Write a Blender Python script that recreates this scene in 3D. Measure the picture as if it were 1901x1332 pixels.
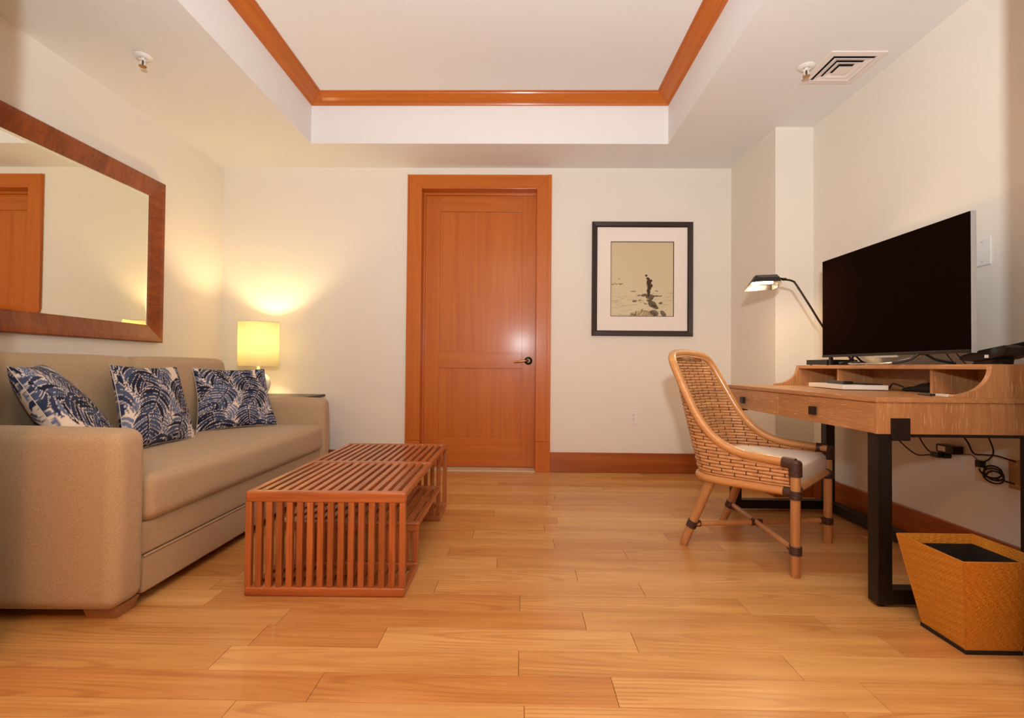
import bpy, bmesh, math, random
import numpy as np
from mathutils import Vector, Matrix
random.seed(7); np.random.seed(7)
PI = math.pi
S = bpy.context.scene
COL = S.collection
for o in list(bpy.data.objects): bpy.data.objects.remove(o)

# ------------------------------------------------------------------ camera, world, lights, exposure
cam = bpy.data.cameras.new('camera'); camo = bpy.data.objects.new('camera', cam); COL.objects.link(camo)
cam.sensor_width = 36; cam.lens = 923.5*36/1901; cam.clip_start = .02
def cam_matrix(pi, ya, ro):
    cp, sp, cy, sy, cr, sr = math.cos(pi), math.sin(pi), math.cos(ya), math.sin(ya), math.cos(ro), math.sin(ro)
    Rx = Matrix(((1,0,0),(0,cp,-sp),(0,sp,cp))); Rz = Matrix(((cy,-sy,0),(sy,cy,0),(0,0,1))); Ry = Matrix(((cr,0,sr),(0,1,0),(-sr,0,cr)))
    R = Rz @ Rx @ Ry
    X, Y, Z = R.col[0], R.col[1], R.col[2]
    return Matrix(((X[0],Z[0],-Y[0],0),(X[1],Z[1],-Y[1],0),(X[2],Z[2],-Y[2],.9),(0,0,0,1)))
camo.matrix_world = cam_matrix(.0159, .0158, -.0086)
S.camera = camo
W = bpy.data.worlds.new('world'); S.world = W; W.use_nodes = True
W.node_tree.nodes['Background'].inputs[0].default_value = (1, .44, .13, 1)
W.node_tree.nodes['Background'].inputs[1].default_value = .05
def area(name, loc, target, size, power, color, shape='DISK', sy=None):
    l = bpy.data.lights.new(name, 'AREA'); l.shape = shape; l.size = size; l.energy = power; l.color = color
    if sy: l.size_y = sy
    o = bpy.data.objects.new(name, l); COL.objects.link(o); o.location = loc
    o.rotation_euler = (Vector(target)-Vector(loc)).to_track_quat('-Z', 'Y').to_euler()
    return o
FLASH_UP = 50
# the photographer's flash head, held just behind and above the camera in the doorway
fl = bpy.data.lights.new('camera_flash', 'SPOT'); fl.energy = 370; fl.color = (.87, .96, 1); fl.shadow_soft_size = .05
fl.spot_size = math.radians(164); fl.spot_blend = 1.0
flo = bpy.data.objects.new('camera_flash', fl); COL.objects.link(flo); flo.location = (.02, -.2, 1.32)
flo.rotation_euler = Vector((0, math.cos(math.radians(FLASH_UP)), math.sin(math.radians(FLASH_UP)))).to_track_quat('-Z', 'Y').to_euler()      # head tilted up at the ceiling
area('warm_fill', (-.3, -.9, 2.60), (-.3, -.9, 0), .5, 36, (1, .40, .10))      # unseen warm fill added under the adjoining room's ceiling to raise the ambient
S.view_settings.view_transform = 'Standard'; S.view_settings.look = 'None'; S.view_settings.gamma = 1
S.view_settings.use_curve_mapping = False
S.view_settings.exposure = 0.34

# ------------------------------------------------------------------ materials
def lin(c):
    if isinstance(c, str):
        c = [int(c[i:i+2], 16)/255 for i in (0,2,4)]
    return tuple((x/12.92 if x <= .04045 else ((x+.055)/1.055)**2.4) for x in c) + (1,)
MATS = {}
class NT:
    def __init__(s, name):
        s.m = bpy.data.materials.new(name); s.m.use_nodes = True; s.t = s.m.node_tree
        s.b = s.t.nodes['Principled BSDF']; s.out = s.t.nodes['Material Output']
    def n(s, typ, **kw):
        x = s.t.nodes.new(typ)
        for k, v in kw.items():
            if k.startswith('i_'):
                key = k[2:]; key = int(key) if key.isdigit() else key.replace('_', ' ')
                x.inputs[key].default_value = v
            else: setattr(x, k, v)
        return x
    def l(s, a, b): s.t.links.new(a, b)
def plain(name, col, rough=.6, metal=0, spec=.5, coat=0, bump=None, noise=None, emit=None, estr=0):
    t = NT(name); c = lin(col)
    t.b.inputs['Base Color'].default_value = c; t.b.inputs['Roughness'].default_value = rough
    t.b.inputs['Metallic'].default_value = metal; t.b.inputs['Specular IOR Level'].default_value = spec
    t.b.inputs['Coat Weight'].default_value = coat; t.b.inputs['Coat Roughness'].default_value = .15
    if emit:
        t.b.inputs['Emission Color'].default_value = lin(emit); t.b.inputs['Emission Strength'].default_value = estr
    tc = t.n('ShaderNodeTexCoord')
    if noise:   # (scale, amount): faint tone variation
        nz = t.n('ShaderNodeTexNoise', i_Scale=noise[0], i_Detail=3.0); t.l(tc.outputs['Object'], nz.inputs['Vector'])
        mx = t.n('ShaderNodeMix', data_type='RGBA'); a = noise[1]
        mx.inputs[6].default_value = tuple(x*(1-a) for x in c[:3])+(1,); mx.inputs[7].default_value = tuple(min(1, x*(1+a)) for x in c[:3])+(1,)
        t.l(nz.outputs['Fac'], mx.inputs[0]); t.l(mx.outputs[2], t.b.inputs['Base Color'])
    if bump:
        nb = t.n('ShaderNodeTexNoise', i_Scale=bump[0], i_Detail=2.0); t.l(tc.outputs['Object'], nb.inputs['Vector'])
        bp = t.n('ShaderNodeBump', i_Strength=bump[1], i_Distance=.002); t.l(nb.outputs['Fac'], bp.inputs['Height']); t.l(bp.outputs[0], t.b.inputs['Normal'])
    MATS[name] = t.m; return t.m
def wood(name, dark, light, axis=0, rough=.4, coat=.0, stretch=14, scale=3.0, contrast=(.35,.68), coat_r=.12, tint=False, streak=None, tintamt=1, figure=None, fine_w=.35):
    """grain runs along object axis (0,1,2); alike boards differ by a per-object offset"""
    t = NT(name)
    tc = t.n('ShaderNodeTexCoord'); oi = t.n('ShaderNodeObjectInfo')
    mp = t.n('ShaderNodeMapping'); sc = [scale*stretch/3]*3; sc[axis] = scale/3
    mp.inputs['Scale'].default_value = sc
    off = t.n('ShaderNodeVectorMath', operation='MULTIPLY'); cmb = t.n('ShaderNodeCombineXYZ')
    for i in range(3): t.l(oi.outputs['Random'], cmb.inputs[i])
    off.inputs[1].default_value = (37, 53, 71); t.l(cmb.outputs[0], off.inputs[0])
    add = t.n('ShaderNodeVectorMath', operation='ADD'); t.l(tc.outputs['Object'], add.inputs[0]); t.l(off.outputs[0], add.inputs[1])
    t.l(add.outputs[0], mp.inputs['Vector'])
    nz = t.n('ShaderNodeTexNoise', i_Scale=1.0, i_Detail=6.0, i_Roughness=.6, i_Distortion=.9); t.l(mp.outputs[0], nz.inputs['Vector'])
    mp2 = t.n('ShaderNodeMapping'); s2 = [scale*stretch*3]*3; s2[axis] = scale; mp2.inputs['Scale'].default_value = s2; t.l(add.outputs[0], mp2.inputs['Vector'])
    fine = t.n('ShaderNodeTexNoise', i_Scale=1.0, i_Detail=3.0); t.l(mp2.outputs[0], fine.inputs['Vector'])
    mixn = t.n('ShaderNodeMix', data_type='FLOAT'); mixn.inputs[0].default_value = fine_w
    t.l(nz.outputs['Fac'], mixn.inputs[2]); t.l(fine.outputs['Fac'], mixn.inputs[3])
    cr = t.n('ShaderNodeValToRGB'); cr.color_ramp.elements[0].position = contrast[0]; cr.color_ramp.elements[1].position = contrast[1]
    cr.color_ramp.elements[0].color = lin(dark); cr.color_ramp.elements[1].color = lin(light); t.l(mixn.outputs[0], cr.inputs[0])
    colr = cr.outputs[0]
    if streak:   # pale filled pores
        mp3 = t.n('ShaderNodeMapping'); s3 = [260]*3; s3[axis] = 13; mp3.inputs['Scale'].default_value = s3; t.l(add.outputs[0], mp3.inputs['Vector'])
        n3 = t.n('ShaderNodeTexNoise', i_Scale=1.0, i_Detail=1.0); t.l(mp3.outputs[0], n3.inputs['Vector'])
        r3 = t.n('ShaderNodeValToRGB'); r3.color_ramp.elements[0].position = .60; r3.color_ramp.elements[1].position = .78; t.l(n3.outputs['Fac'], r3.inputs[0])
        m3 = t.n('ShaderNodeMix', data_type='RGBA'); t.l(r3.outputs[0], m3.inputs[0]); t.l(colr, m3.inputs[6]); m3.inputs[7].default_value = lin(streak); colr = m3.outputs[2]
    if figure:   # cathedral figure in some boards
        o2 = t.n('ShaderNodeVectorMath', operation='MULTIPLY_ADD'); t.l(cmb.outputs[0], o2.inputs[0]); o2.inputs[1].default_value = (1.1, .11, .3); t.l(tc.outputs['Object'], o2.inputs[2])
        o3 = t.n('ShaderNodeVectorMath', operation='SUBTRACT'); t.l(o2.outputs[0], o3.inputs[0]); o3.inputs[1].default_value = (.55, .055, 0)
        mpf = t.n('ShaderNodeMapping'); sf = [13]*3; sf[axis] = 1.0; mpf.inputs['Scale'].default_value = sf; t.l(o3.outputs[0], mpf.inputs['Vector'])
        wv = t.n('ShaderNodeTexWave', wave_type='RINGS', rings_direction='Z', i_Scale=1.5, i_Distortion=3.2, i_Detail=3.0, i_Detail_Scale=1.6, i_Detail_Roughness=.6); t.l(mpf.outputs[0], wv.inputs['Vector'])
        wr = t.n('ShaderNodeValToRGB'); wr.color_ramp.elements[0].position = .0; wr.color_ramp.elements[1].position = .42
        wr.color_ramp.elements[0].color = (1,1,1,1); wr.color_ramp.elements[1].color = (0,0,0,1); t.l(wv.outputs['Fac'], wr.inputs[0])
        msk = t.n('ShaderNodeTexNoise', i_Scale=2.2, i_Detail=2.0); t.l(add.outputs[0], msk.inputs['Vector'])
        mr = t.n('ShaderNodeMapRange'); mr.inputs[1].default_value = .42; mr.inputs[2].default_value = .64; mr.inputs[3].default_value = 0; mr.inputs[4].default_value = .5; t.l(msk.outputs['Fac'], mr.inputs[0])
        mm = t.n('ShaderNodeMath', operation='MULTIPLY'); t.l(wr.outputs[0], mm.inputs[0]); t.l(mr.outputs[0], mm.inputs[1])
        mf = t.n('ShaderNodeMix', data_type='RGBA'); t.l(mm.outputs[0], mf.inputs[0]); t.l(colr, mf.inputs[6]); mf.inputs[7].default_value = lin(figure); colr = mf.outputs[2]
    if tint:
        m4 = t.n('ShaderNodeMix', data_type='RGBA', blend_type='MULTIPLY'); m4.inputs[0].default_value = tintamt
        t.l(colr, m4.inputs[6]); t.l(oi.outputs['Color'], m4.inputs[7]); colr = m4.outputs[2]
    t.l(colr, t.b.inputs['Base Color'])
    t.b.inputs['Roughness'].default_value = rough; t.b.inputs['Coat Weight'].default_value = coat; t.b.inputs['Coat Roughness'].default_value = coat_r
    bp = t.n('ShaderNodeBump', i_Strength=.06, i_Distance=.002); t.l(mixn.outputs[0], bp.inputs['Height']); t.l(bp.outputs[0], t.b.inputs['Normal'])
    MATS[name] = t.m; return t.m
def fabric(name, c1, c2, scale=420):
    t = NT(name); tc = t.n('ShaderNodeTexCoord')
    nz = t.n('ShaderNodeTexNoise', i_Scale=scale, i_Detail=2.0); t.l(tc.outputs['Object'], nz.inputs['Vector'])
    n2 = t.n('ShaderNodeTexNoise', i_Scale=9.0, i_Detail=2.0); t.l(tc.outputs['Object'], n2.inputs['Vector'])
    cr = t.n('ShaderNodeValToRGB'); cr.color_ramp.elements[0].position = .36; cr.color_ramp.elements[1].position = .6
    cr.color_ramp.elements[0].color = lin(c1); cr.color_ramp.elements[1].color = lin(c2); t.l(nz.outputs['Fac'], cr.inputs[0])
    t.l(cr.outputs[0], t.b.inputs['Base Color']); t.b.inputs['Roughness'].default_value = .92; t.b.inputs['Specular IOR Level'].default_value = .15
    t.b.inputs['Sheen Weight'].default_value = .15
    bp = t.n('ShaderNodeBump', i_Strength=.25, i_Distance=.001); t.l(nz.outputs['Fac'], bp.inputs['Height'])
    b2 = t.n('ShaderNodeBump', i_Strength=.12, i_Distance=.02); t.l(n2.outputs['Fac'], b2.inputs['Height']); t.l(bp.outputs[0], b2.inputs['Normal']); t.l(b2.outputs[0], t.b.inputs['Normal'])
    MATS[name] = t.m; return t.m
def printed(name, rough=.9):
    t = NT(name); a = t.n('ShaderNodeVertexColor', layer_name='print'); t.l(a.outputs[0], t.b.inputs['Base Color'])
    t.b.inputs['Roughness'].default_value = rough; t.b.inputs['Specular IOR Level'].default_value = .2
    MATS[name] = t.m; return t.m
def woven(name, c1, c2, c3):
    """basket weave of flat strips, alternating diagonal picks"""
    t = NT(name); tc = t.n('ShaderNodeTexCoord')
    mp = t.n('ShaderNodeMapping'); mp.inputs['Rotation'].default_value = (0.6, .5, .75); t.l(tc.outputs['Object'], mp.inputs['Vector'])
    ck = t.n('ShaderNodeTexChecker', i_Scale=150.0); ck.inputs[1].default_value = lin(c1); ck.inputs[2].default_value = lin(c2); t.l(mp.outputs[0], ck.inputs['Vector'])
    nz = t.n('ShaderNodeTexNoise', i_Scale=12.0, i_Detail=4.0); t.l(tc.outputs['Object'], nz.inputs['Vector'])
    cr = t.n('ShaderNodeValToRGB'); cr.color_ramp.elements[0].position = .4; cr.color_ramp.elements[1].position = .75; t.l(nz.outputs['Fac'], cr.inputs[0])
    mx = t.n('ShaderNodeMix', data_type='RGBA'); t.l(cr.outputs[0], mx.inputs[0]); t.l(ck.outputs[0], mx.inputs[6]); mx.inputs[7].default_value = lin(c3)
    t.l(mx.outputs[2], t.b.inputs['Base Color']); t.b.inputs['Roughness'].default_value = .45
    vo = t.n('ShaderNodeTexVoronoi', i_Scale=130.0); t.l(mp.outputs[0], vo.inputs['Vector'])
    bp = t.n('ShaderNodeBump', i_Strength=.5, i_Distance=.003); t.l(vo.outputs['Distance'], bp.inputs['Height']); t.l(bp.outputs[0], t.b.inputs['Normal'])
    MATS[name] = t.m; return t.m

plain('wall_paint', (.925,.892,.84), .85, spec=.2, bump=(160,.06), noise=(1.3,.012))
plain('ceiling_paint', (.93,.918,.905), .9, spec=.15, bump=(160,.04), noise=(1.1,.01))
wood('floor_oak', 'bd884a', 'd9aa6a', 0, .34, .2, stretch=14, scale=3.0, contrast=(.32,.64), tint=True, figure='a4682f', fine_w=.14)
plain('floor_under', '6b4020', .8, noise=(20,.2))
for i, ax in enumerate('xyz'):
    wood('fir_'+ax, 'b65a1c', 'cc742a', i, .40, .14, coat_r=.17, stretch=30, scale=2.0, contrast=(.3,.7))
    wood('teak_'+ax, '8c4520', 'bf733c', i, .34, .3, stretch=12, scale=6.0, contrast=(.32,.66), tint=True, tintamt=.9)
    wood('walnut_'+ax, '682c0d', 'a9571c', i, .36, .2, stretch=11, scale=4.5, contrast=(.3,.7))
    wood('desk_'+ax, 'a87042', 'c9915c', i, .45, .08, stretch=16, scale=4.0, contrast=(.3,.7), streak='dcb98f')
for ax in 'xyz': MATS['fir_'+ax].node_tree.nodes['Principled BSDF'].inputs['Specular IOR Level'].default_value = .25
wood('board_red', '8f4519', 'b4632c', 0, .32, .3, stretch=20, scale=2.0)
wood('board_red_y', '8f4519', 'b4632c', 1, .32, .3, stretch=20, scale=2.0)
wood('foot_wood', '8f6440', 'a97b52', 0, .5)
wood('rattan_pole', 'c2834a', 'dba564', 0, .32, .3, stretch=6, scale=5.0)
wood('rattan_leg', 'b07a4c', 'cf9c68', 2, .38, .2, stretch=10, scale=6.0)
wood('rattan_rod', 'bd8250', 'e0ae7a', 1, .4, .15, stretch=6, scale=14.0, tint=True)
plain('binding_dark', '33190f', .6, noise=(90,.3))
plain('leather_wrap', '4a2f22', .45, noise=(160,.4), bump=(300,.5))
fabric('sofa_fabric', 'a88d6c', 'c4aa88', 520)
fabric('seat_cream', 'e6dbc6', 'efe6d4', 500)
printed('palm_print'); printed('art_print', .5)
plain('pillow_seam', 'd9cbb8', .9, noise=(200,.1))
plain('black_steel', '120d0b', .42, noise=(60,.2))
plain('bracket_steel', '1b0f0c', .4, noise=(120,.3), bump=(220,.3))
plain('black_plastic', '14110f', .35, noise=(50,.1))
plain('liner_plastic', '2b2826', .3, noise=(50,.1))
plain('black_matte', '171310', .7, noise=(90,.2))
plain('screen_glass', '150a07', .6, spec=0)
plain('silver', 'c3c6c4', .3, metal=.35, noise=(40,.06))
plain('chrome', 'd8d2cb', .12, metal=1)
plain('bronze', '4b443a', .32, metal=.9, noise=(90,.15))
plain('brass', 'b58a55', .25, metal=1)
plain('mirror_glass', 'f0eddc', .015, metal=1)
plain('mirror_bevel', 'f6f4e6', .02, metal=1)
plain('frame_black', '2a1711', .4, noise=(60,.35), bump=(200,.4))
plain('mat_board', 'f2e6da', .8, noise=(80,.02))
plain('white_plastic', 'ece6e0', .4, noise=(30,.02))
plain('ivory_plastic', 'd9c9a4', .4, noise=(30,.02))
plain('tan_plastic', 'b98f5d', .5, noise=(30,.03))
plain('white_gloss', 'efe8dc', .3, noise=(20,.02))
plain('paper', 'ece4d8', .8, noise=(60,.03))
plain('grey_panel', '6e6a66', .4, noise=(60,.1))
plain('vent_white', 'efe3dc', .45, noise=(30,.02))
plain('vent_dark', '1a1310', .9, noise=(30,.2))
plain('ceramic', 'f3ecdd', .25, coat=.3, noise=(8,.02))
plain('stone', 'd9c3a2', .45, noise=(40,.1))
plain('lamp_black', '1b1512', .35, noise=(60,.1))
plain('lamp_inner', 'f5efe2', .5, noise=(30,.02))
plain('dark_top', '2a170e', .35, noise=(30,.3))
woven('bin_weave', 'c07c22', 'da9834', 'c8872c')
plain('bin_edge', 'b9792a', .6, noise=(60,.2))
def bulb(name, col, s):
    t = NT(name); t.b.inputs['Base Color'].default_value = lin('fff0d0'); t.b.inputs['Emission Color'].default_value = col+(1,); t.b.inputs['Emission Strength'].default_value = s
    MATS[name] = t.m
bulb('bulb_warm', (1,.73,.36), 380); bulb('bulb_desk', (1,.86,.62), 40)
def shade():
    t = NT('shade_cloth'); t.t.nodes.remove(t.b)
    d = t.n('ShaderNodeBsdfDiffuse'); tr = t.n('ShaderNodeBsdfTranslucent'); mx = t.n('ShaderNodeMixShader'); mx.inputs[0].default_value = .55
    tc = t.n('ShaderNodeTexCoord'); nz = t.n('ShaderNodeTexNoise', i_Scale=300.0); t.l(tc.outputs['Object'], nz.inputs['Vector'])
    cr = t.n('ShaderNodeValToRGB'); cr.color_ramp.elements[0].color = lin('e6dcb4'); cr.color_ramp.elements[1].color = lin('f4ecc8'); t.l(nz.outputs['Fac'], cr.inputs[0])
    t.l(cr.outputs[0], d.inputs[0]); tr.inputs[0].default_value = (.43, .41, .31, 1); t.l(d.outputs[0], mx.inputs[1]); t.l(tr.outputs[0], mx.inputs[2]); t.l(mx.outputs[0], t.out.inputs[0])
    MATS['shade_cloth'] = t.m
shade()

# ------------------------------------------------------------------ mesh helpers
class MB:
    def __init__(s): s.v = []; s.f = []
    def add(s, v, f):
        b = len(s.v); s.v += [tuple(p) for p in v]; s.f += [tuple(i+b for i in q) for q in f]; return s
    def box(s, x0, x1, y0, y1, z0, z1):
        return s.add([(x0,y0,z0),(x1,y0,z0),(x1,y1,z0),(x0,y1,z0),(x0,y0,z1),(x1,y0,z1),(x1,y1,z1),(x0,y1,z1)],
                     [(0,3,2,1),(4,5,6,7),(0,1,5,4),(1,2,6,5),(2,3,7,6),(3,0,4,7)])
    def hexa(s, bot, top):   # two quads, counter-clockwise from above
        return s.add(list(bot)+list(top), [(0,3,2,1),(4,5,6,7),(0,1,5,4),(1,2,6,5),(2,3,7,6),(3,0,4,7)])
    def tube(s, path, r, seg=10, cap=True, closed=False):
        P = [Vector(p) for p in path]; n = len(P); R = r if isinstance(r, (list, tuple)) else [r]*n
        vs = []; up = None
        for i in range(n):
            if closed: t = P[(i+1) % n]-P[i-1]
            else: t = P[min(i+1, n-1)]-P[max(i-1, 0)]
            t.normalize()
            if up is None:
                up = Vector((0,0,1)) if abs(t.z) < .9 else Vector((1,0,0))
            a = t.cross(up); 
            if a.length < 1e-6: a = t.orthogonal()
            a.normalize(); b = a.cross(t).normalized(); up = b
            for k in range(seg):
                th = 2*PI*k/seg; vs.append(P[i]+(a*math.cos(th)+b*math.sin(th))*R[i])
        fs = []
        for i in range(n if closed else n-1):
            j = (i+1) % n
            for k in range(seg):
                k2 = (k+1) % seg; fs.append((i*seg+k, j*seg+k, j*seg+k2, i*seg+k2))
        if cap and not closed:
            fs.append(tuple(range(seg))); fs.append(tuple(reversed(range((n-1)*seg, n*seg))))
        return s.add(vs, fs)
    def lathe(s, prof, c=(0,0,0), seg=32, cap=False):
        vs = []; n = len(prof)
        for r, z in prof:
            for k in range(seg):
                th = 2*PI*k/seg; vs.append((c[0]+r*math.cos(th), c[1]+r*math.sin(th), c[2]+z))
        fs = [(i*seg+k, i*seg+(k+1) % seg, (i+1)*seg+(k+1) % seg, (i+1)*seg+k) for i in range(n-1) for k in range(seg)]
        if cap: fs += [tuple(reversed(range(seg))), tuple(range((n-1)*seg, n*seg))]
        return s.add(vs, fs)
    def prism(s, poly, a, b, axis):
        """closed polygon (u,v) pushed from a to b along axis"""
        def pt(u, v, w): return {0:(w,u,v), 1:(u,w,v), 2:(u,v,w)}[axis]
        n = len(poly); vs = [pt(u, v, a) for u, v in poly]+[pt(u, v, b) for u, v in poly]
        fs = [tuple(range(n)), tuple(reversed(range(n, 2*n)))]+[(i, i+n, (i+1) % n+n, (i+1) % n) for i in range(n)]
        return s.add(vs, fs)
    def xf(s, M): s.v = [tuple(M @ Vector(p)) for p in s.v]; return s
    def build(s, name, mat, parent=None, bevel=0, seg=2, smooth=None, origin='centre', kind=None, label=None, world_children=True):
        V = np.array(s.v, float)
        if origin == 'centre': c = (V.min(0)+V.max(0))/2
        elif origin == 'base': c = (V.min(0)+V.max(0))/2; c[2] = V[:,2].min()
        else: c = np.array(origin, float)
        me = bpy.data.meshes.new(name); me.from_pydata([tuple(p) for p in V-c], [], s.f); me.update()
        bm = bmesh.new(); bm.from_mesh(me); bmesh.ops.recalc_face_normals(bm, faces=bm.faces)
        if bevel: bmesh.ops.bevel(bm, geom=list(bm.edges), offset=bevel, segments=seg, profile=.6, affect='EDGES', clamp_overlap=True)
        bm.to_mesh(me); bm.free()
        sm = smooth if smooth is not None else False
        if sm or bevel > .0045:
            for p in me.polygons: p.use_smooth = True
            try:
                bm = bmesh.new(); bm.from_mesh(me)
                for e in bm.edges:
                    e.smooth = (not e.is_boundary) and len(e.link_faces) == 2 and e.calc_face_angle(0) < math.radians(FLASH_UP)
                bm.to_mesh(me); bm.free()
            except Exception: pass
        me.materials.append(MATS[mat])
        o = bpy.data.objects.new(name, me); COL.objects.link(o)
        if bevel > .0045: o.modifiers.new('weighted normals', 'WEIGHTED_NORMAL')
        o.location = tuple(c)
        if parent is not None:
            o.parent = parent
            if world_children: o.location = tuple(c-np.array(world_base(parent)))
        if kind: o['kind'] = kind
        if label: o['label'] = label
        return o
BASE = {}
def world_base(o):
    x = np.zeros(3)
    while o is not None:
        x += np.array(o.location); o = o.parent
    return x
def thing(name, label, cat, loc=(0,0,0), rotz=0, group=None, kind=None):
    o = bpy.data.objects.new(name, None); COL.objects.link(o); o.location = loc; o.rotation_euler = (0,0,rotz); o.empty_display_size = .1
    tag(o, label, cat, group, kind); return o
def tag(o, label, cat, group=None, kind=None):
    o['label'] = label; o['category'] = cat
    if group: o['group'] = group
    if kind: o['kind'] = kind
    return o
def box(name, b, mat, parent=None, bevel=.002, seg=2, **k): return MB().box(*b).build(name, mat, parent, bevel, seg, **k)
def copy_at(o, loc, parent):
    c = o.copy(); COL.objects.link(c); c.parent = parent
    c.location = tuple(np.array(loc)-np.array(world_base(parent))); return c
def rounded(mb, c, half, r, n=10, bulge=(0,0,0)):
    """soft cushion block: rounded box with crowned faces"""
    def levels(h):
        h = float(h); inner = max(h-r, 0)
        a = [-h+r*(1-math.cos(t*PI/2/5)) for t in range(6)]
        m = [inner*(-1+2*i/n) for i in range(1, n)]
        return a+m+[-x for x in reversed(a)]
    L = [levels(h) for h in half]; vs = {}; out = []; fs = []
    def vert(p):
        key = tuple(round(x, 6) for x in p)
        if key in vs: return vs[key]
        q = Vector(p); k = Vector([max(-(half[i]-r), min(half[i]-r, p[i])) for i in range(3)])
        d = q-k
        if d.length > 1e-9: q = k+d.normalized()*r
        u = [p[i]/half[i] for i in range(3)]
        w = [1-abs(x)**3 for x in u]
        for i in range(3):
            j, l = (i+1) % 3, (i+2) % 3
            q[i] += bulge[i]*u[i]*w[j]*w[l]
        vs[key] = len(out); out.append((q[0]+c[0], q[1]+c[1], q[2]+c[2])); return vs[key]
    for ax in range(3):
        j, l = (ax+1) % 3, (ax+2) % 3
        for sgn in (-1, 1):
            for a in range(len(L[j])-1):
                for b in range(len(L[l])-1):
                    q = []
                    for (aa, bb) in ((a,b),(a+1,b),(a+1,b+1),(a,b+1)):
                        p = [0,0,0]; p[ax] = sgn*half[ax]; p[j] = L[j][aa]; p[l] = L[l][bb]; q.append(vert(p))
                    fs.append(tuple(q) if sgn > 0 else tuple(reversed(q)))
    mb.add(out, fs); return mb
def bez(pts, n=8):
    """Catmull-Rom through points"""
    P = [Vector(p) for p in pts]; P = [P[0]*2-P[1]]+P+[P[-1]*2-P[-2]]; out = []
    for i in range(1, len(P)-2):
        for k in range(n):
            t = k/n; a, b, c, d = P[i-1:i+3]
            out.append(.5*((2*b)+(c-a)*t+(2*a-5*b+4*c-d)*t*t+(3*b-a-3*c+d)*t**3))
    out.append(P[-2]); return out

# ------------------------------------------------------------------ the room
D, XL, R1, R2, H, YP = 4.308, -2.613, 1.816, 2.086, 2.632, 3.564
TL, TR, TY, TN, ZT = -1.645, 1.132, 3.836, 1.62, 2.99
YN0, YN1, JL, JR, HD = 1.33, 1.45, -1.573, 1.463, 2.54      # wall with the wide opening the camera looks through
BB = .17
floor = box('floor', (XL-.2, R2+.2, -2.45, D+.3, -.06, -.014), 'floor_under', bevel=0)
tag(floor, 'honey oak plank floor with staggered board ends', 'floor', kind='structure')
def wall(name, b, label):
    o = box(name, b, 'wall_paint', bevel=0); tag(o, label, 'wall', kind='structure'); return o
wall('wall_left', (XL-.15, XL, YN0, D+.15, 0, 3.2), 'cream wall behind the sofa with the mirror')
wall('wall_right', (R2, R2+.15, YN0, D+.15, 0, 3.2), 'cream wall behind the desk and television')
DX0, DX1, DZ = -.862, .137, 2.443                            # door opening inside the casing
mb = MB().box(XL-.15, DX0-.02, D, D+.17, 0, 3.2).box(DX1+.02, R2+.15, D, D+.15, 0, 3.2).box(DX0-.02, DX1+.02, D, D+.15, DZ+.02, 3.2)
tag(mb.build('wall_back', 'wall_paint'), 'cream far wall around the wooden door', 'wall', kind='structure')
wall('wall_corner', (R1, R2+.02, YP, D+.02, 0, H+.1), 'cream boxed-out corner at the far right behind the desk lamp')
mb = MB().box(XL-.15, JL-.02, YN0, YN1, 0, 3.2).box(JR+.02, R2+.15, YN0, YN1, 0, 3.2).box(JL-.02, JR+.02, YN0, YN1, HD+.02, 3.2)
tag(mb.build('wall_near', 'wall_paint'), 'cream near wall with a wide cased opening', 'wall', kind='structure')
mb = MB().box(XL-.15, TL, YN0, D+.15, H, 3.2).box(TR, R2+.15, YN0, D+.15, H, 3.2).box(TL, TR, TY, D+.15, H, 3.2).box(TL, TR, YN0, TN, H, 3.2).box(TL, TR, TN, TY, ZT, 3.2)
tag(mb.build('ceiling', 'ceiling_paint'), 'white tray ceiling with a lowered border all round', 'ceiling', kind='structure')

# the adjoining room the camera stands in
mb = MB().box(XL-.15, XL, -2.4, YN0, 0, 2.8).box(R2, R2+.15, -2.4, YN0, 0, 2.8).box(XL-.15, R2+.15, -2.55, -2.4, 0, 2.8)
tag(mb.build('wall_adjoining', 'wall_paint'), 'cream walls of the adjoining room behind the camera', 'wall', kind='structure')
tag(box('ceiling_adjoining', (XL-.15, R2+.15, -2.55, YN0, H, 2.8), 'ceiling_paint', bevel=0), 'white ceiling of the adjoining room', 'ceiling', kind='structure')

# floor boards: each a child of the floor
ROWW = .1285; rowy0 = 1.595
KNOWN = {-2:[.019,.859], -1:[-.565,.272,.987], 0:[.004,.832], -0.5:[], 1:[-.863,-.449,.385,1.221], 2:[-.837,.237,1.081], 3:[.008,.856], 4:[-.335,.504], 5:[.253,-1.2], 6:[-.097,1.1], 7:[-.337,.518], 8:[.181], 9:[-.243]}
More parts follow.
